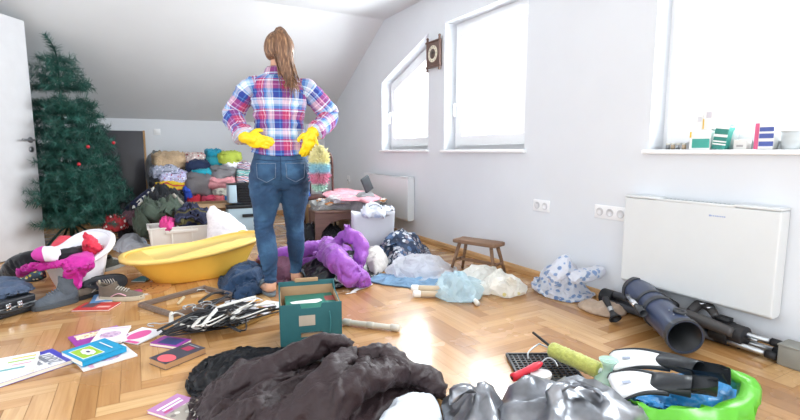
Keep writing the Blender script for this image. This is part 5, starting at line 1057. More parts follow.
garment('black_cloth', 'black crumpled cloth lying among the clothes hangers', 'cloth', cloth('black_velvet', '16171d', .6), heaps=[([(180, 330), (186, 321), (205, 312, .02), (228, 302, .03), (252, 301, .02), (254, 312), (236, 322), (212, 331), (194, 334)], .055, dict(fold=.03, freq=10, ang=.5, seed=33))], fold=.012, freq=18, seed=17)
garment('white_ribbon', 'white crumpled cloth strip on the right half of the hanger pile', 'cloth', WHITEC, heaps=[([(222, 325), (230, 315), (248, 309, .02), (262, 312), (250, 322), (234, 328)], .05, dict(fold=.02, freq=14, seed=35))], fold=.010, freq=24, seed=19)
m = MB(); m.tube(hp([(200, 303, .02), (206, 297, .02), (214, 293, .02)]), .009, 8, flat=.4); drop(m, 'wooden_spoon', PAPERW, 'pale stick lying inside the empty grey-brown frame', 'stick')
m = MB(); m.tube(hp([(178, 304, .008), (184, 297, .03)]), .009, 8, smooth=False); drop(m, 'wooden_stick', wood('stick_wood', 'c8b48e', 'dccba6', 4), 'short pale stick standing out at the left inside the grey-brown frame', 'stick')
m = MB(); m.tube(hp([(352, 292, .006), (358, 289, .006), (366, 287, .006), (372, 284, .008)]), [.012, .016, .012, .008], 10, flat=.3); m.tube(hp([(346, 294, .006), (356, 292, .006)]), .006, 8, flat=.4); drop(m, 'crumpled_paper', PAPERW, 'thin white crumpled paper strip behind the teal box', 'paper')
# ------------------------------------------------------------------ baby baths
def bath(label, c, rz, L, Wd, h0, h1, mat, bs=.62, rim=.03, rmat=None):
    root = thing('baby_bath', label, 'baby bath', (c[0], c[1], 0), rz); n = 56
    def ring(s, zf, dz=0, e=.78, out=0):
        r = []
        for i in range(n):
            t = 2 * PI * i / n; x = np.sign(math.cos(t)) * abs(math.cos(t)) ** e; y = np.sign(math.sin(t)) * abs(math.sin(t)) ** e
            wv = 1 - .13 * x - .10 * math.exp(-(x / .3) ** 2) * (1 if zf > .5 else .3); hr = h0 + (h1 - h0) * ((x + 1) / 2) ** 1.6 - .018 * math.exp(-(x / .45) ** 2)
            r.append((x * (L / 2 * s + out), y * (Wd / 2 * s + out) * wv, hr * zf + dz))
        return r
    m = MB(); m.loft([ring(bs - .03, 0, .001), ring(bs, 0, .012), ring(bs + .12, .35), ring(bs + .22, .68), ring(.93, .93), ring(.95, 1), ring(.93, 1, .006), ring(.90, .95), ring(bs + .19, .66), ring(bs + .09, .35, .004), ring(bs - .03, 0, .02), ring(.05, 0, .018)]); m.build('basin', mat, root)
    m = MB(); m.loft([ring(.94, 1, -.002), ring(.94, 1, .010), ring(.96, 1, .014), ring(.96, 1, .012, out=rim * .7), ring(.96, 1, .004, out=rim), ring(.96, 1, -.016, out=rim), ring(.96, 1, -.014, out=rim - .004), ring(.95, 1, -.002)]); m.build('rim', rmat or mat, root)
    return root
YB_ = M('yellow_bath', 'f7c552', .35, var=.03); WB_ = M('white_bath', 'eceaf0', .3, var=.02)
bath('bright yellow plastic baby bath behind the woman', (.36, 3.83), .05, 1.0, .56, .195, .285, YB_, rmat=M('lit_yellow_rim', 'f9d77c', .35, var=.02))  # same plastic as the basin; rim colour lightened to look lit
pA, pB = at(48, 264, .20), at(102, 233, .36); rzw = math.atan2(pB[1] - pA[1], pB[0] - pA[0]); cw = (pA + pB) / 2; LW = float(np.linalg.norm((pB - pA)[:2]))
bath('white plastic baby bath heaped with clothes beside the christmas tree', (cw[0], cw[1]), rzw, LW * 1.04, .68, .215, .37, WB_)
# clothes in the white bath
CORAL = cloth('coral_red', 'd8344c', .6); MAG = cloth('magenta_jacket', 'c8289a', .5); SKI = cloth('ski_black', '191a20', .55)
S1 = dict(bend=.8, grow=.25, frames=16, floor=False)
garment('red_shirt', 'coral red clothes bundled in the middle of the white baby bath', 'shirt', CORAL, heaps=[([(48, 256, .18), (52, 246, .18), (62, 241, .18), (76, 243, .18), (86, 250, .18), (80, 258, .18), (62, 259, .18)], .14, dict(fold=.03, freq=9, seed=71, dz=.14))], fold=.006, seed=21, vox=.014, sim=S1)
garment('red_sweater', 'coral red sweater hanging over the back inside the white baby bath', 'sweater', CORAL, tubes=[([(92, 258, .20), (92, 248, .30), (88, 238, .37), (84, 231, .42)], [.07, .07, .045, .015], .5)], fold=.006, seed=24, vox=.013, sim=S1)
garment('ski_trousers', 'black ski trousers hanging over the left side of the white baby bath to the floor', 'trousers', SKI, tubes=[([(3, 285, .05), (5, 275, .12), (12, 263, .22), (26, 256, .28), (42, 253, .30), (58, 253, .30), (72, 251, .30), (82, 249, .29)], [.04, .048, .05, .05, .05, .048, .045, .03], .7)], fold=.006, seed=23, vox=.013, sim=S1)
garment('pink_band_sleeve', 'white and magenta banded cloth wrapped over the black ski trousers', 'cloth', stripes('pink_white_band', ['e4dfe6', 'e4dfe6', 'c93a9e', 'c93a9e'], 4.4, 'X', dist=.1), tubes=[([(40, 254, .31), (48, 254, .315), (56, 254, .315)], [.056, .060, .056], .8)], fold=.004, seed=29, vox=.012)
garment('magenta_jacket', 'magenta jacket draped over the front of the white baby bath, sleeve hanging down', 'jacket', MAG, tubes=[([(13, 274, .10), (20, 270, .17), (34, 266, .23), (50, 264, .25), (64, 264, .26)], [.03, .036, .036, .036, .034], .6), ([(86, 252, .27), (80, 260, .26), (77, 268, .22), (75, 277, .15), (73, 284, .10)], [.05, .085, .080, .055, .028], .42)], fold=.006, seed=27, vox=.013, sim=S1)
m = MB(); m.tube(hp([(20, 276, .03), (32, 277, .03), (44, 274, .05)]), [.03, .04, .03], 12, wr=.2, seed=3); drop(m, 'colourful_cloth', blots('multi_cloth', '3a4a5a', ['c8b040', '3a8a9a', 'd0d0c0'], 40), 'small multicoloured cloth on the floor left of the white baby bath', 'cloth')

# ------------------------------------------------------------------ clothes in front of the stacks
bundle((112, 205, 150, 238), 5.5, C_('charcoal_heap', '2c2b30'), 'dark charcoal clothes heap on the floor right of the christmas tree', 'clothes_heap', 'clothes heap', d=.45, amp=.03, layers=0, rnd=.9, group='clothes in front of the stacks')
bundle((104, 215, 126, 232), 5.35, blots('red_white_jumper', 'a3262f', ['e6dedc', '8a1f28', 'd8c8c4'], 22), 'red and white patterned garment at the foot of the christmas tree', 'jumper', 'jumper', d=.3, amp=.02, layers=0, rnd=.8, group='clothes in front of the stacks')
bundle((124, 213, 148, 226), 5.33, C_('plum_heap', '5a3f48'), 'dull plum garment behind the white plastic bag', 'garment', 'garment', d=.3, amp=.02, layers=0, rnd=.8, group='clothes in front of the stacks')
for i, (col, lab, pts, r_) in enumerate((('1f2540', 'navy sleeve leaning from the stacks to the floor, left of the striped one', [(120, 216, .20), (134, 203, .42), (150, 190, .62)], .05), (['e8e6e0', '20284a', 'e8e6e0', '20284a'], 'white and navy striped cloth leaning from the stacks to the floor', [(128, 213, .26), (141, 201, .46), (155, 188, .66)], .045), (['d9b93a', '3fa3b5', 'e9e6dc', 'd9b93a'], 'yellow, aqua and white striped cloth leaning from the stacks', [(138, 212, .28), (149, 202, .45), (160, 193, .60)], .035))):
    P_ = [ony(x, y, 5.62 - .03 * i) for x, y, _ in pts]; m = MB(); m.tube(P_, [r_ * .9, r_, r_ * .8], 18, flat=.6, wr=.2, seed=i + 4); mt = C_('navy_sleeve', col) if isinstance(col, str) else stripes('leaning_stripes_%d' % i, col, 9, 'X'); drop(m, 'leaning_cloth', mt, lab, 'cloth')
OL = C_('olive_jacket', '4d5a4e'); 
bundle((138, 202, 184, 222), 5.15, OL, 'olive green jacket heaped behind the white plastic crate', 'jacket', 'jacket', d=.4, amp=.035, layers=0, rnd=.9, group='clothes in front of the stacks')
bundle((148, 192, 180, 207), 5.45, C_('black_hoodie', '24262b'), 'black garment on the olive green jacket', 'garment', 'garment', d=.35, amp=.03, layers=0, rnd=.85, group='clothes in front of the stacks')
bundle((134, 215, 152, 240), 5.1, C_('dark_olive', '3c463a'), 'dark olive sleeve hanging left of the white plastic crate', 'sleeve', 'garment', d=.2, amp=.02, layers=0, rnd=.8, group='clothes in front of the stacks')
m = MB(); P_ = [ony(x, y, 5.3) for x, y in ((173, 194), (178, 200), (186, 207))]; m.tube(P_, [.03, .035, .03], 14, flat=.6, wr=.2); drop(m, 'grey_sleeve', C_('stone_sleeve', '9a948a'), 'light stone grey sleeve lying on the olive green jacket', 'sleeve')
# white crate
def whitecrate():
    Yc = 4.66; A, B = ony(149, 243, Yc), ony(214, 243, Yc); w = B[0] - A[0]; h = ony(180, 228, Yc)[2]; d = .34; root = thing('plastic_crate', 'white plastic crate of clothes behind the yellow baby bath', 'crate', ((A[0] + B[0]) / 2, Yc + d / 2, 0)); t = .008; CR = M('crate_white', 'e2dfd8', .4, var=.03)
    m = MB(); outer = lambda s, z: [(sx * w / 2 * s, sy_ * d / 2 * s, z) for sx, sy_ in ((-1, -1), (1, -1), (1, 1), (-1, 1))]
    m.loft([outer(.92, 0), outer(1, h), outer(1.03, h), outer(1.03, h + .012), outer(.96, h + .012), outer(.88, .01)]); m.build('crate_body', CR, root, smooth=False, bevel=.004)
    for x in np.linspace(-w / 2 + .02, w / 2 - .02, 4): MB().box((x, -d / 2 + .0, h * .5), (.014, .02, h * .96)).build('rib', CR, root, bevel=.003)
    MB().box((0, -d / 2 - .006, h - .03), (w * .5, .012, .03)).build('grip', CR, root, bevel=.003)
    return h
hc = whitecrate()
bundle((157, 217, 177, 232), 4.72, C_('hot_pink', 'd23a86', rough=.5), 'hot pink bundle in the left of the white plastic crate', 'clothes_bundle', 'clothes bundle', d=.2, amp=.02, layers=0, rnd=.8, group='clothes in the white crate')
bundle((174, 209, 210, 231), 4.74, stripes('dark_plaid', ['1e2540', '2c2f4a', '5a5430', '1a1c2a', '3a3f60', '22243a'], 11), 'dark navy checked shirt in the right of the white plastic crate', 'checked_shirt', 'shirt', d=.24, amp=.025, layers=2, rnd=.8, group='clothes in the white crate')
bag('white_bag', 'white plastic bag on the floor between the white and yellow baby baths', plastic_bag('white_blue_film', 'dfe3ea', .95, .35, '8aa0cc', 9, .12), [(116, 250), (117, 238, .08), (126, 230, .14), (140, 234, .10), (146, 242, .05), (146, 251), (130, 254)], .13, seed=75, fold=.04)
_w = [ony(x, y, 4.55) for x, y in ((212, 206), (214, 214), (220, 224), (226, 236), (228, 246))]
def _inv(P): return P
b_ = MB(); b_.tube(_w, [.02, .07, .13, .19, .21], 36, sub=8, flat=.5, wr=.14, wf=9, seed=6, up=(0, 1, 0)); b_.v = [(x, y, max(.002, z)) for x, y, z in b_.v]
drop(b_, 'white_sheet', cloth('white_sheet', 'e9e8f0', .8), 'white sheet heaped to a peak behind the right end of the yellow baby bath', 'sheet')
root = thing('toy_funnel', 'yellow translucent ring toy at the right end of the yellow baby bath', 'toy', ony(243, 237, 4.12)); MB().lathe([(.05, -.02), (.062, 0), (.05, .02), (.036, .012), (.03, 0), (.036, -.012), (.05, -.02)], 28, (0, 0, 0), (PI / 2 - .3, 0, 0), caps=False).build('ring', M('yellow_clear', 'f0dc6a', .25, alpha=.85), root); MB().lathe([(.012, -.03), (.016, 0), (.012, .03)], 14, (0, 0, 0), (PI / 2 - .3, 0, 0)).build('spout', M('yellow_clear2', 'e8cc4a', .3), root)

# ------------------------------------------------------------------ suitcase, jeans, shoes
def suitcase():
    c0 = np.array((-.57, 3.46)); dl_ = np.array((-.76, -.65)); dp = np.array((-.65, .76)); L, Dp, h = .46, .33, .105; c = c0 + dl_ * L / 2 + dp * Dp / 2; a = math.atan2(-dl_[1], -dl_[0]); 
    root = thing('briefcase', 'black hard briefcase with chrome latches at the left edge of the floor', 'briefcase', (c[0], c[1], 0), a); BK = M('briefcase_black', '23272d', .35, var=.1, bump=.2, bs=150)
    MB().box((0, 0, .028), (L, Dp, .052)).build('bottom_shell', BK, root, bevel=.012, bseg=3); MB().box((0, 0, .080), (L, Dp, .046)).build('lid', BK, root, bevel=.012, bseg=3)
    MB().box((0, 0, .0555), (L + .004, Dp + .004, .006)).build('metal_rim', STEEL, root, bevel=.001)
    for s in (-.34, .30): MB().box((s * L, -Dp / 2 - .004, .064), (.026, .008, .036)).box((s * L, -Dp / 2 - .009, .058), (.018, .006, .016)).build('latch', CHROME, root, bevel=.002)
    MB().box((.17 * L, -Dp / 2 - .004, .064), (.026, .008, .036)).build('latch', CHROME, root, bevel=.002)
    MB().tube([(.02, -Dp / 2 - .002, .05), (.02, -Dp / 2 - .03, .048), (.10, -Dp / 2 - .036, .045), (.19, -Dp / 2 - .03, .048), (.19, -Dp / 2 - .002, .05)], .008, 10).build('handle', BLACK, root)
    return h
suitcase()
garment('grey_blue_jeans', 'faded grey-blue jeans lying on the black briefcase', 'jeans', cloth('faded_jeans', '55647c', .85, wr=30), heaps=[([(-22, 296, .1), (-10, 286, .1), (10, 284, .1), (30, 287, .1), (37, 292, .1), (24, 297, .1), (4, 300, .1)], .06, dict(fold=.025, freq=11, seed=81, dz=.108, edge=.02))], fold=.006, seed=31, vox=.011, sim=dict(bend=.6, grow=.25, frames=14, floor=False))
def shoe(label, px, rz, L, up, sole, h=.075, boot=0, rot=None, lace=None, accent=None, z=0, name='shoe'):
    p = at(px[0], px[1], z); root = thing(name, label, 'shoe', p, rot=rot or (0, 0, rz), group=None); n = 28; hw = L * .18
    def wid(u): return hw * (.72 + .30 * math.sin(min(1, u * 1.15) * PI * .72)) * math.sqrt(max(.02, 1 - abs(2 * u - 1) ** 5.5))
    ol = [(-L / 2 + u * L, wid(u) * .5 * 1.1 * 2 * .5 * 2 - .0) for u in np.linspace(0.004, .996, 22)]; pts = ol + [(x, -y) for x, y in ol[::-1]]
    s_ = MB(); s_.prism(pts, 0, .018); s_.prism([(x * .985, y * .95) for x, y in pts], .016, .028); s_.build('sole', sole, root, smooth=False, bevel=.003)
    def top(u): return h * (1.0 if u < .42 else max(.56, 1 - (u - .42) * 1.0)) * math.sqrt(max(.05, 1 - max(0, (u - .86) / .145) ** 2)) * (.86 + .14 * min(1, u * 8))
    rg = []
    for u in np.linspace(.015, .985, 22):
        w = wid(u) * .97; t_ = top(u); op = max(0, 1 - abs(u - .25) / .2); row = []
        for k in range(17):
            a = PI * k / 16; y = w * math.cos(a) * (1 - .25 * math.sin(a)); zz = .02 + (t_ - .02) * math.sin(a) ** .75 - op * (.55 * t_ * (math.sin(a) ** 10)) * (0 if boot else 1); row.append((-L / 2 + u * L, y, zz))
        rg.append(row)
    u_ = MB(); u_.loft(rg, caps=False, closed=False); uo = u_.build('upper', up, root); so = uo.modifiers.new('s', 'SOLIDIFY'); so.thickness = .005
    if boot:
        b = MB(); R = []
        for zz, s2, ox in ((h * .75, 1.0, 0), (h, .98, 0), (h + boot * .4, .92, -.005), (h + boot * .85, 1.0, -.01), (h + boot, 1.02, -.012), (h + boot, .86, -.012), (h + boot * .5, .8, -.008)):
            R.append([(-L * .27 + ox + math.cos(t) * L * .215 * s2, math.sin(t) * hw * .86 * s2, zz + .012 * math.cos(t * 2)) for t in np.linspace(0, 2 * PI, 28, endpoint=False)])
        b.loft(R, caps=False); b.build('shaft', up, root); MB().box((-L * .47, 0, h + boot + .008), (.006, .014, .026)).build('pull_tab', sole, root)
    ln = M('lace', lace or 'c8c2b8', .8); m = MB()
    for k in range(5):
        u = .42 + k * .055; zt = top(u) + .004; x = -L / 2 + u * L; m.tube([(x, -hw * .45, zt - .012), (x + .008, 0, zt + .002), (x, hw * .45, zt - .012)], .0028, 6, sub=4)
    m.build('laces', ln, root)
    MB().tube([(-L * .02, 0, h * .9), (-L * .12, 0, h * 1.06), (-L * .18, 0, h * 1.12 + boot * .5)], [.016, .02, .014], 10, flat=.3).build('tongue', up, root)
    if accent:
        m = MB()
        for sg in (-1, 1): m.tube([(L * .18, sg * wid(.68) * .92, .035), (L * .02, sg * wid(.5) * .93, .05), (-L * .15, sg * wid(.35) * .95, .03)], .006, 8, flat=.5)
        m.build('side_stripe', accent, root)
    return root
GRN = cloth('grey_suede', '5a626b', .9); BSO = M('black_rubber', '1c1d20', .6, bump=.4, bs=60); GSO = M('grey_rubber', '4a5056', .7)
shoe('grey suede ankle boot standing beside the black briefcase', (56, 306), math.atan2(-.42, -.9), .25, GRN, GSO, .105, .065, lace='6d747c', name='ankle_boot')
BRS = cloth('brown_mesh', '6f6458', .9); 
shoe('brown and grey trail shoe left of the pale blue booklet', (91, 295), .9, .27, BRS, BSO, .08, .0, accent=M('silver_accent', 'a8a49c', .5), name='trail_shoe')
shoe('hiking shoe with cream toe, right of the pale blue booklet', (122, 299), -.45, .28, BRS, M('cream_sole', 'b9ad98', .6), .08, .025, accent=M('pink_accent', 'd9a8b4', .5), name='hiking_shoe')
shoe('dark grey shoe lying on its side, black sole turned to the camera', (104, 283), 0, .28, cloth('charcoal_shoe', '3a3f45', .8), BSO, .085, rot=(1.35, .05, .25), z=.06, name='sneaker')
shoe('dark shoe on the floor between the white and yellow baby baths', (113, 268), 1.0, .27, cloth('dark_shoe', '33352f', .8), M('grey_sole', '8a8a86', .6), .085, .02, name='trail_shoe')

# ------------------------------------------------------------------ bentwood chair, brown stool with folded clothes, carrier bag
def bent_chair():
    Yc = 5.2; A, B = ony(316, 200, Yc), ony(333, 200, Yc); top = ony(326, 148, Yc)[2]; w = .36; cx = A[0] + w * .62; root = thing('bentwood_chair', 'dark brown chair with an arched back behind the folded clothes', 'chair', (ony(317, 200, Yc)[0], Yc, 0), -.25); BR = M('dark_brown_tube', '4c2a24', .35); hw = w / 2; sh = .45
    MB().tube([(-hw, .0, sh), (-hw, .02, top - .16), (-hw * .8, .03, top - .05), (0, .035, top), (hw * .8, .03, top - .05), (hw, .02, top - .16), (hw, 0, sh)], .013, 12).build('back_frame', BR, root)
    for z in (top - .17, top - .33): MB().tube([(-hw, .02, z), (0, .03, z + .004), (hw, .02, z)], .008, 8).build('back_rail', BR, root)
    for x in (-hw * .38, hw * .38): MB().tube([(x, .02, sh), (x, .03, top - .17)], .007, 8, smooth=False).build('spindle', BR, root)
    MB().prism([(hw * 1.05 * np.sign(math.cos(t)) * abs(math.cos(t)) ** .6, -.19 + .2 * np.sign(math.sin(t)) * abs(math.sin(t)) ** .6) for t in np.linspace(0, 2 * PI, 32, endpoint=False)], sh - .03, sh).build('seat', BR, root, bevel=.008)
    for sx in (-1, 1):
        MB().cyl((sx * hw, 0, 0), (sx * hw, 0, sh - .02), .013).build('leg', BR, root); MB().cyl((sx * hw * .95, -.36, 0), (sx * hw * .9, -.33, sh - .02), .013).build('leg', BR, root)
    return root
bent_chair()
p = ony(303, 195, 5.05); m = MB().slab((p[0], p[1], p[2] - .02), (.16, .14, .2), .3, 5, .02, rnd=.8); drop(m, 'blue_cloth', C_('cobalt_cloth', '24509c'), 'cobalt blue cloth on the seat of the chair with the arched back', 'cloth')
def brown_stool():
    sA, sB = at(303, 205, .42), at(346, 204, .42); c = (sA + sB) / 2; a = math.atan2(sB[1] - sA[1], sB[0] - sA[0]); L = .46; root = thing('wooden_bench', 'brown wooden bench with arched legs carrying the folded clothes', 'bench', (1.79, 4.5, 0), -.12); BW = wood('bench_wood', '5f4840', '76594d', 4, .45, 'X'); h = .36
    MB().box((.04, 0, h - .012), (.66, .34, .024)).build('seat', BW, root, bevel=.006)
    for sx in (-1, 1):
        x = .04 + sx * .30; pr = [(-.16, 0), (-.115, 0), (-.11, .14), (-.07, .22), (0, .25), (.07, .22), (.11, .14), (.115, 0), (.16, 0), (.15, .2), (.155, h - .024), (-.155, h - .024), (-.15, .2)]
        n = len(pr); q = MB(); q.prism(pr, x - .014, x + .014, 'x'); q.build('arched_leg', BW, root, smooth=False, bevel=.003)
    pr = [(-.29, h - .024), (-.29, .05), (-.25, .05), (-.22, .16), (-.14, .24), (0, .27), (.14, .24), (.24, .16), (.27, .05), (.33, .05), (.33, h - .024)]
    for y in (-.15, .15): MB().prism([(x + .0, z) for x, z in pr], y - .012, y + .012, 'y').build('arched_apron', BW, root, smooth=False, bevel=.003)
brown_stool()
def fold(px, Y, mat, label, nm, d, rz=0, layers=4, amp=.010, cat=None, seedk=0):
    bundle(px, Y, mat, label, nm, cat or nm.replace('_', ' '), d=d, amp=amp, layers=layers, rnd=.4, group='folded clothes on the brown bench', rz=rz)
fold((318, 201, 386, 211), 4.4, C_('grey_knit', '8f8f8e', bump=.8), 'thick grey knitted blanket at the bottom of the clothes on the brown bench', 'folded_blanket', .30, -.15)
fold((324, 200, 386, 204), 4.4, stripes('orange_check', ['c9b8a8', 'd58a4e', 'e0d8cc', '8a8d96'], 14), 'beige and orange checked cloth in the middle of the clothes on the brown bench', 'folded_cloth', .27, -.15)
fold((332, 197, 378, 202), 4.38, C_('pale_grey_towel', 'b9b4b6'), 'pale grey folded towel under the pink cardigan', 'folded_towel', .24, -.12)
garment('pink_cardigan', 'pale pink cardigan spread on top of the clothes on the brown bench', 'cardigan', cloth('pale_pink_knit', 'dc98a4', .85, bump=.5), heaps=[([(322, 197, .44), (328, 193, .44), (346, 191, .44), (364, 194, .44), (380, 200, .43), (374, 204, .43), (352, 204, .43), (336, 203, .43)], .045, dict(fold=.015, freq=11, seed=85, dz=.455, edge=.012))], tubes=[([(362, 199, .47), (372, 204, .45), (376, 211, .38)], [.04, .04, .03], .5)], fold=.005, seed=35, vox=.010)
garment('lilac_towel', 'lilac-grey towel hanging over the front edge of the brown bench', 'towel', cloth('lilac_towel', 'b3a6ac', .9, bump=.6), tubes=[([(324, 214, .27), (329, 207, .33), (340, 207, .35), (350, 214, .31), (360, 218, .27), (368, 212, .31)], [.035, .04, .04, .04, .04, .03], .5)], fold=.004, seed=36, vox=.010)
def carrier(label, px0, px1, ytop, Y, d, mat):
    A, B = ony(px0, 255, Y), ony(px1, 255, Y); w = B[0] - A[0]; h = ony((px0 + px1) / 2, ytop, Y)[2]; root = thing('carrier_bag', label, 'carrier bag', ((A[0] + B[0]) / 2, Y + d / 2, 0), -.2); R = []
    for s, sd, z in ((.93, .9, 0), (1, 1, .01), (.98, .85, h * .5), (1.0, .8, h * .93), (1.0, .8, h), (.97, .74, h), (.9, .7, .01)):
        R.append([(w / 2 * s * np.sign(math.cos(t)) * abs(math.cos(t)) ** .35, d / 2 * sd * np.sign(math.sin(t)) * abs(math.sin(t)) ** .35 + .012 * math.sin(z * 23 + math.cos(t) * 3), z + (.012 * math.cos(t * 2 + 1) if z > h * .9 else 0)) for t in np.linspace(0, 2 * PI, 40, endpoint=False)])
    MB().loft(R).build('bag_body', mat, root)
    for s in (-1, 1): MB().tube([(-.07, s * d * .38, h - .01), (-.06, s * d * .42, h + .05), (0, s * d * .45, h + .075), (.06, s * d * .42, h + .05), (.07, s * d * .38, h - .01)], .004, 8).build('handle', M('bag_cord', '8f9298', .7), root)
    MB().cyl((.08, -d * .41, h * .9), (.08, -d * .41 - .004, h * .9), .012).build('eyelet', M('brass_eyelet', 'a8804a', .35, 1), root)
    return h, root
hcb, _ = carrier('white paper carrier bag with cord handles standing in front of the brown bench', 357, 396, 213, 3.74, .16, M('paper_bag_white', 'c6c7ce', .6, var=.03, bump=.25, bs=12))
bundle((362, 207, 394, 217), 3.78, blots('white_blue_cloth', 'd8dce6', ['b7c2da', 'eceef4'], 20), 'white and blue cloth filling the top of the white paper carrier bag', 'clothes_bundle', 'clothes bundle', d=.12, amp=.02, layers=0, rnd=.8, group='clothes around the brown bench')
GM = M('dark_grey_case', '51585c', .5); m = MB().box((0, 0, 0), (.1, .03, .16), (.1, -.5, .2)); p = ony(367, 184, 4.3); m.v = [tuple(np.array(v) + p) for v in m.v]; drop(m, 'grey_boot_shaft', GM, 'dark grey upright slab sticking up behind the pink cardigan', 'slab', bevel=.008)
m = MB().slab((0, 0, 0), (.3, .25, p[2] - .08), .2, 3, .02, rnd=.6); m.v = [tuple(np.array(v) + np.array((p[0], p[1] + .05, (p[2] - .08) / 2))) for v in m.v]; drop(m, 'grey_sack', C_('dim_grey_sack', '8a8a8c'), 'dim grey sack behind the folded clothes that carries the grey slab', 'sack')
open_box('cardboard_box', 'light brown cardboard box under the chair with the arched back', 296, 322, 208, 5.35, .3, CARD, flaps=False)
open_box('cardboard_box', 'pale cardboard box between the brown bench and the far radiator', 338, 356, 213, 4.75, .26, M('pale_card', 'bda98c', .85, bump=.15), flaps=False)
m = MB(); P_ = [ony(x, y, 4.72) for x, y in ((313, 214), (330, 214), (331, 226), (314, 225))]; q = [p_ + np.array((0, .004, 0)) for p_ in P_]; m.add(P_ + q, [(0, 1, 2, 3), (7, 6, 5, 4), (0, 4, 5, 1), (1, 5, 6, 2), (2, 6, 7, 3), (3, 7, 4, 0)]); 
bundle((312, 213, 334, 228), 4.6, WHITEC, 'white crumpled paper lump behind the legs of the brown bench', 'crumpled_paper', 'paper', d=.12, amp=.03, layers=0, rnd=.7, group='clothes around the brown bench')
bundle((303, 228, 345, 246), 4.45, BLACKC, 'black clothes lump on the floor behind the purple quilted jacket', 'black_clothes', 'clothes', d=.3, amp=.03, layers=0, rnd=.8, group='clothes around the brown bench')

# ------------------------------------------------------------------ telescope, mount and tripod by the right wall
def oriented(a, b):
    a, b = Vector(a), Vector(b); d = (b - a); q = d.to_track_quat('X', 'Z'); return d.length, q.to_euler()
def telescope():
    f = at(685, 337, .098); r0 = at(638, 291, .135); L, e = oriented(r0, f); root = thing('telescope', 'blue reflector telescope tube lying on the floor under the near radiator', 'telescope', r0, rot=e)
    BL = M('telescope_blue', '34415f', .3, var=.1, coat=.3); DG_ = M('telescope_grey', '3e4146', .45); R = .078
    m = MB(); m.lathe([(R, 0), (R, L), (R - .004, L), (R - .004, L - .40), (0, L - .40)], 40, (0, 0, 0), (0, PI / 2, 0)); m.build('optical_tube', BL, root, auto=.7)
    m = MB(); m.lathe([(R - .0042, L - .001), (R - .006, L - .001), (R - .006, L - .38), (0, L - .39)], 40, (0, 0, 0), (0, PI / 2, 0), caps=False); m.build('inner_baffle', BLACK, root)
    for x0, w_, dr_ in ((L - .012, .028, .006), (0, .035, .006), (L * .52, .03, .008), (L * .36, .022, .006)): MB().lathe([(R - .001, x0 - w_ / 2), (R + dr_, x0 - w_ / 2), (R + dr_, x0 + w_ / 2), (R - .001, x0 + w_ / 2)], 40, (0, 0, 0), (0, PI / 2, 0), caps=False).build('tube_ring', DG_, root, auto=.7)
    MB().lathe([(0, -.06), (R * .55, -.06), (R * .6, -.03), (R * .98, -.02), (R * .98, 0)], 32, (0, 0, 0), (0, PI / 2, 0)).build('mirror_cell', DG_, root)
    MB().lathe([(.022, R - .004), (.03, R), (.03, R + .012), (.022, R + .012), (.018, R + .004), (0, R + .004)], 24, (L * .83, 0, 0), (-.15, 0, 0)).build('focuser_port', DG_, root); MB().cyl((L * .83, 0, R + .0045), (L * .83, 0, R + .007), .0175, n=20).build('port_hole', BLACK, root)
    for i in range(4): MB().ball((L * .83 + .035 * math.cos(i * PI / 2 + .8), .035 * math.sin(i * PI / 2 + .8), R - .002), .004, 8).build('screw', STEEL, root)
    s = -1; y = -(R + .03); z = .02
    MB().lathe([(.012, .10), (.014, .10), (.014, .26), (.02, .28), (.02, .34), (.017, .34), (.017, .29), (0, .29)], 20, (L * .08, y, z), (0, PI / 2, 0)).build('finder_scope', DG_, root); MB().lathe([(.0145, .13), (.0155, .13), (.0155, .24), (.0145, .24)], 20, (L * .08, y, z), (0, PI / 2, 0)).build('finder_sleeve', CHROME, root)
    for x in (.16, .26): MB().box((L * .08 + x, y / 2 - R * .5, z), (.014, .05, .02)).build('finder_bracket', DG_, root)
telescope()
def small_scope():
    a, b = at(606, 300, .10), at(615, 318, .03); L, e = oriented(a, b); root = thing('finder_eyepiece', 'small black eyepiece scope standing tilted before the beige pouch', 'eyepiece', a, rot=e); K = M('scope_black', '222428', .35)
    MB().lathe([(0, -.015), (.018, -.015), (.019, .0), (.016, .03), (.014, .05), (.014, .09), (.02, .1), (.028, .125), (.034, .13), (.034, L + .0), (.028, L), (.02, L - .01), (0, L - .01)], 24, (0, 0, 0), (0, PI / 2, 0)).build('barrel', K, root, auto=.7); MB().lathe([(.0148, .052), (.0155, .055), (.0155, .075), (.0148, .078)], 24, (0, 0, 0), (0, PI / 2, 0)).build('steel_band', STEEL, root)
small_scope()
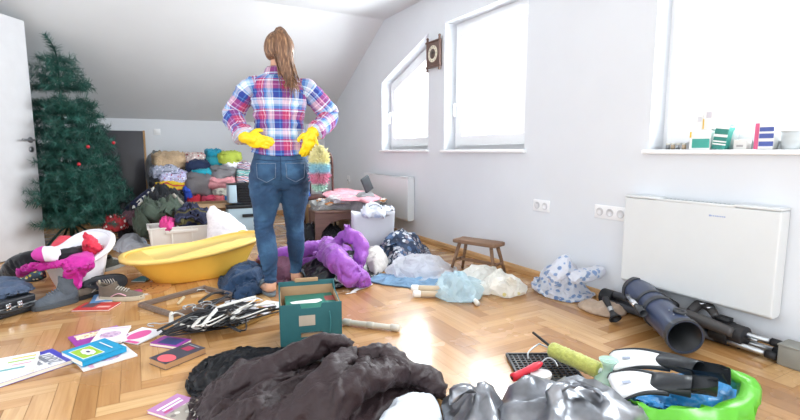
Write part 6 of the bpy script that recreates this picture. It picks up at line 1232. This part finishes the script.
def mount():
    G_ = M('mount_grey', '4e4c4c', .5); D_ = M('mount_dark', '2d2d30', .5); root = thing('telescope_mount', 'dark grey telescope mount with a round counterweight on the floor beside the telescope', 'mount', at(700, 325, 0)); o = np.array(root.location); L_ = lambda x, y, z: tuple(at(x, y, z) - o)
    MB().tube([L_(672, 311, .10), L_(700, 320, .10), L_(733, 333, .085)], [.030, .030, .024], 18).build('mount_arm', G_, root)
    a, b = Vector(L_(731, 332, .07)), Vector(L_(746, 337, .07)); MB().cyl(a, b, .047, n=28).build('counterweight', D_, root, bevel=.004); d = (b - a).normalized(); MB().cyl(b, b + d * .05, .006).build('counterweight_bar', STEEL, root); MB().cyl(a * .4 + b * .6 - Vector((0, 0, .046)), a * .4 + b * .6 - Vector((0, 0, .068)), .008).build('lock_knob', D_, root)
    MB().tube([L_(690, 312, .10), L_(700, 304, .14), L_(709, 307, .14), L_(716, 317, .12)], [.022, .026, .024, .018], 14).build('mount_head', G_, root)
    for p, q in (((700, 304, .155), (709, 302, .165)), ((707, 308, .15), (713, 307, .155)), ((712, 313, .13), (720, 316, .125))): MB().cyl(L_(*p), L_(*q), .006, .004).build('chrome_screw', CHROME, root)
    MB().tube([L_(650, 292, .10), L_(660, 297, .12), L_(676, 306, .12)], [.02, .024, .02], 12).build('wedge', D_, root)
    MB().tube([L_(640, 296, .05), L_(632, 300, .03)], .010, 10, smooth=False).build('knob_shaft', D_, root)
mount()
def tripod():
    G_ = M('tripod_grey', '4b4c50', .4); D_ = M('tripod_black', '222326', .6); root = thing('tripod', 'folded dark grey tripod lying along the wall under the near radiator', 'tripod', (2.49, 1.4, 0))
    for i, (x, z) in enumerate(((2.46, .03), (2.53, .03), (2.50, .078))):
        MB().cyl((x - 2.49, .42, z), (x - 2.49, -.18, z), .021, n=16).build('leg', G_, root).data.name = 'leg'
        l2 = MB().cyl((x - 2.49, -.17, z), (x - 2.49, -.40, z), .014, n=14).build('leg_extension', STEEL, root); MB().cyl((x - 2.49, -.40, z), (x - 2.49, -.44, z), .018, n=14).build('rubber_foot', D_, root)
    MB().cyl((0.01, .42, .05), (.01, .50, .05), .048, n=24).build('tripod_head', D_, root, bevel=.004)
    m = MB(); m.lathe([(.062, -.04), (.066, -.035), (.066, .035), (.062, .04)], 24, (.005, -.20, .058), (PI / 2, 0, 0), sy=.9); m.box((.0, -.20, .125), (.05, .06, .018)); m.build('strap', D_, root)
tripod()
p = at(796, 350, 0); root = thing('grey_box', 'small grey-beige box at the right edge of the picture by the tripod feet', 'box', (2.50, .905, 0)); GBX = M('grey_beige', '8f8f88', .6); MB().box((0, 0, .045), (.10, .10, .09)).build('box_body', GBX, root, bevel=.006); MB().box((0, 0, .093), (.104, .104, .008)).build('lid', GBX, root, bevel=.002)

# ------------------------------------------------------------------ painting tools, vase, foil, fins, green bag
def roller():
    a, b = at(551, 349, .07), at(600, 371, .06); L, e = oriented(a, b); root = thing('paint_roller', 'large fluffy yellow-green paint roller on a wire frame behind the silver foil', 'paint roller', a, rot=e); FZ = M('green_fleece', 'b9bd62', .95, var=.15, vs=60, bump=.9, bs=140, sheen=.4); R = .033
    m = MB(); n = 40; rg = []; rs = np.random.RandomState(1)
    for x in np.linspace(0, L, 46):
        q = perlin(P3(np.cos(np.linspace(0, 2 * PI, n, endpoint=False)) * 4, np.sin(np.linspace(0, 2 * PI, n, endpoint=False)) * 4, x * 60)) * .004 + rs.normal(size=n) * .0008; rr = R * min(1, .86 + min(x, L - x) * 12)
        rg.append([(x, (rr + q[i]) * math.cos(2 * PI * i / n), (rr + q[i]) * math.sin(2 * PI * i / n)) for i in range(n)])
    m.loft(rg); m.build('roller_sleeve', FZ, root); MB().cyl((-.002, 0, 0), (L + .002, 0, 0), .014).build('core', WPLAST, root)
    MB().tube([(0, 0, 0), (-.05, 0, 0), (-.062, -.01, 0), (-.05, -.09, -.01), (-.02, -.13, -.02)], .0035, 8).build('wire_frame', STEEL, root); MB().cyl((-.01, 0, .012), (-.11, .01, .035), .006).build('dark_rod', BLACK, root)
roller()
def small_roller():
    a, b = at(512, 378, .03), at(540, 364, .06); L, e = oriented(a, b); root = thing('roller_handle', 'red plastic roller handle lying on the black paint grid', 'roller handle', a, rot=e); RD = M('red_plastic', 'd6283c', .35)
    MB().lathe([(.013, 0), (.018, .004), (.016, .02), (.014, L * .5), (.016, L * .85), (.011, L), (.005, L + .012)], 20, (0, 0, 0), (0, PI / 2, 0)).build('grip', RD, root); MB().lathe([(0, -.001), (.008, -.001), (.008, .001), (0, .001)], 14, (-.0005, 0, 0), (0, PI / 2, 0)).build('hanging_hole', BLACK, root)
    MB().tube([(L, 0, 0), (L + .04, 0, .01), (L + .05, -.03, .01), (L + .04, -.06, 0)], .003, 8).build('wire', STEEL, root)
small_roller()
def grid():
    c4 = [(516, 391), (606, 385), (578, 362), (533, 358)]; A, B, C, D = [at(x, y, .012) for x, y in c4]; c = (A + B + C + D) / 4; a = math.atan2((B - A)[1], (B - A)[0]); w, d = .26, .26; root = thing('paint_grid', 'black plastic paint grid with diamond holes under the red roller handle', 'paint grid', (1.50, 1.42, .004), -.5, ); K = M('grid_black', '2b2d31', .35); n = 11; m = MB()
    for i in range(n + 1):
        t = -w / 2 + w * i / n; m.box((t, 0, .006), (.0065, d, .007)); m.box((0, t, .0065), (w, .0065, .007))
    m.build('mesh', K, root, smooth=False)
    for q, s in (((0, -d / 2), (w, .012)), ((0, d / 2), (w, .012)), ((-w / 2, 0), (.012, d)), ((w / 2, 0), (.012, d))): MB().box((*q, .007), (*s, .014)).build('rim', K, root, bevel=.002)
grid()
root = thing('white_cup', 'white oval plastic lid between the paint grid and the silver foil', 'lid', at(541, 378, .02)); MB().lathe([(0, 0), (.034, 0), (.038, .012), (.036, .018), (.0, .02)], 28, sx=1.25).build('lid_body', WPLAST, root); MB().lathe([(.034, .016), (.036, .022), (.038, .016)], 28, sx=1.25).build('lip', WPLAST, root)
def vase():
    p = at(607, 388, 0); root = thing('glass_vase', 'small pale green glass vase behind the silver foil', 'vase', p); GV = M('green_glass', 'c4ecdc', .05, var=.01, alpha=.38, spec=.9)
    MB().lathe([(0, .004), (.045, .004), (.055, .02), (.05, .045), (.024, .065), (.018, .08), (.024, .10), (.036, .118), (.034, .12), (.021, .10), (.015, .08), (.021, .066), (.046, .045), (.050, .02), (.042, .008), (0, .008)], 36).build('vase_body', GV, root); MB().lathe([(.035, .117), (.038, .119), (.036, .122), (.033, .12)], 36).build('lip', GV, root)
vase()
def foilm():
    k = NT('silver_foil'); o = k.co(); nz = k.n('ShaderNodeTexNoise', Scale=8, Detail=3); k.l(o, nz.inputs['Vector']); k.l(k.ramp([(.35, srgb('74777d')), (.5, srgb('8f9298')), (.7, srgb('b4b6bb'))], nz.outputs[0]), k.b.inputs['Base Color']); k.b.inputs['Metallic'].default_value = .85; k.b.inputs['Roughness'].default_value = .33
    n2 = k.n('ShaderNodeTexNoise', Scale=7, Detail=2, Distortion=1.5); k.l(o, n2.inputs['Vector']); k.bump(n2.outputs[0], .2, .02); return k.mat
FO = foilm(); S2 = dict(bend=8, grow=.13, frames=12, inner=.006)
garment('foil_bag', 'large crumpled silver foil bag at the bottom edge, right of its smaller twin', 'foil bag', FO, heaps=[([(496, 424), (508, 408), (530, 392, .03), (556, 386, .05), (582, 386, .06), (602, 392, .05), (618, 402, .02), (632, 414), (645, 432), (620, 455), (540, 458), (498, 440)], .12, dict(fold=.05, freq=4.5, ang=1.0, seed=91, n=70, sharp=2.2, strokes=[([(520, 415), (560, 388), (584, 380)], .03, .03), ([(585, 380), (600, 410)], .012, .03), ([(560, 400), (540, 425)], .03, -.03)]))], tubes=[([(545, 398, .13), (566, 386, .165), (590, 386, .16), (612, 404, .10)], [.02, .03, .03, .025], .4)], fold=.006, freq=7, seed=41, crisp=.10, vox=.014, sharp=2.4, sim=S2)
garment('foil_bag', 'small crumpled silver foil bag at the bottom edge beside the brown jacket', 'foil bag', FO, heaps=[([(446, 430), (444, 410), (450, 394, .04), (462, 387, .06), (478, 392, .04), (492, 404), (504, 420), (500, 440), (470, 446)], .10, dict(fold=.05, freq=8, seed=93, sharp=2.2))], tubes=[([(449, 408, .08), (454, 393, .13), (466, 386, .14), (478, 394, .11)], [.02, .028, .03, .02], .45)], fold=.006, freq=8, seed=43, crisp=.10, vox=.012, sharp=2.4, sim=S2)
def fin(label, tip, mid, heel, zs_, roll=0, sc=1):
    a, b, c = at(*tip, zs_[0]), at(*mid, zs_[1]), at(*heel, zs_[2]); Lb = float(np.linalg.norm(b - a)); Lp = float(np.linalg.norm(c - b)); root = thing('swim_fin', label, 'swim fin', b); o = b; up = np.array((0, 0, 1.0))
    def fr(t, p, q):
        P_ = p + (q - p) * t; d = (q - p) / np.linalg.norm(q - p); sd = np.cross(d, up); sd /= np.linalg.norm(sd); sd = sd * math.cos(roll) + np.cross(sd, d) * math.sin(roll) * 1; return P_ - o, d, sd, np.cross(sd, d)
    WBl = M('fin_white', 'e4e6e8', .35, var=.02); RB = M('fin_rubber', '23272c', .4, var=.1); top = []; bot = []; edges = ([], [])
    for t in np.linspace(0, 1, 14):
        P_, d, sd, nn = fr(t, a, b); hw = (.082 - .028 * t) * sc * (math.sqrt(max(.25, 1 - (1 - min(1, t * 6 + .3)) ** 2))); bow = nn * (.02 * math.sin(t * PI)); top.append([tuple(P_ + sd * hw * u + nn * .003 + bow) for u in np.linspace(-1, 1, 7)] + [tuple(P_ + sd * hw * u - nn * .003 + bow) for u in np.linspace(1, -1, 7)])
        for k, sg in enumerate((-1, 1)): edges[k].append(tuple(P_ + sd * hw * sg + bow))
    MB().loft(top).build('blade', WBl, root)
    for k in range(2): MB().tube(edges[k], [.004 + .006 * i / 13 for i in range(14)], 10, sub=2).build('blade_rib', RB, root)
    P_, d, sd, nn = fr(.35, a, b)
    R = []; 
    for t, hw, hh in ((-.22, .05, .010), (-.08, .056, .024), (.12, .054, .036), (.4, .048, .046), (.55, .045, .052), (.56, .041, .048), (.4, .043, .040), (.15, .045, .028)):
        P_, d, sd, nn = fr(t, b, c); R.append([tuple(P_ + sd * hw * sc * math.cos(x) + nn * (hh * sc * math.sin(x) * (1 if math.sin(x) > 0 else .35) + .006)) for x in np.linspace(0, 2 * PI, 28, endpoint=False)])
    MB().loft(R).build('foot_pocket', RB, root)
    R = []
    for t, hw, hh in ((.3, .047, .016), (.6, .044, .030), (.85, .038, .045), (1.0, .026, .052), (1.02, .022, .05), (1.0, .02, .042), (.85, .033, .034), (.6, .039, .012), (.3, .042, .008)):
        P_, d, sd, nn = fr(t, b, c); R.append([tuple(P_ + sd * hw * sc * math.cos(x) + nn * (hh * sc * max(0, abs(math.cos(x)) ** 1.5) * (1 if t < .95 else 1) - .012 * abs(math.sin(x)) + .012)) for x in np.linspace(0, 2 * PI, 28, endpoint=False)])
    MB().loft(R).build('heel_cup', RB, root)
    P_, d, sd, nn = fr(.3, a, b); m = MB(); m.box((0, 0, 0), (.03, .014, .0012), Matrix((d, -sd, nn)).transposed()); m.v = [tuple(np.array(v) + P_ + nn * .0225) for v in m.v]; m.build('printed_mark', M('fin_print', '9aa2b4', .5), root, smooth=False)
fin('white and black swim fin nearer the telescope, heel on the green bag', (610, 362), (668, 362), (729, 385), (.05, .09, .12), -.28, .85)
fin('white and black swim fin nearer the camera, lying inside the green bag', (612, 388), (662, 384), (716, 397), (.07, .10, .10), -.2, .95)
GRB = M('green_plastic', '5fb830', .3, var=.08, bump=.3, bs=20, spec=.6); BLB = M('blue_lining', '2f8fd0', .3, var=.1, bump=.4, bs=25, spec=.6)
S3 = dict(bend=.8, grow=.25, frames=16)
garment('green_bag', 'shiny bright green plastic bag turned open over its blue lining in the lower right', 'bag', GRB, tubes=[([(622, 392, .03), (632, 402, .05), (655, 410, .06), (690, 413, .07), (720, 410, .08), (745, 402, .09), (752, 390, .10), (742, 378, .11), (730, 374, .13)], [.016, .024, .028, .030, .032, .038, .040, .036, .024], .7), ([(640, 424, .02), (680, 430, .03), (720, 428, .04), (748, 415, .05)], [.026, .036, .038, .034], .7)], fold=.006, freq=14, seed=45, vox=.012, sim=S3, crisp=.10)
garment('blue_lining', 'shiny blue inner bag lying inside the green bag under the swim fins', 'bag lining', BLB, heaps=[([(626, 398), (650, 382), (690, 376), (728, 380), (744, 392), (738, 406), (700, 416), (655, 412)], .055, dict(fold=.03, freq=10, seed=95, sharp=2))], fold=.006, seed=47, vox=.013, sim=S3)
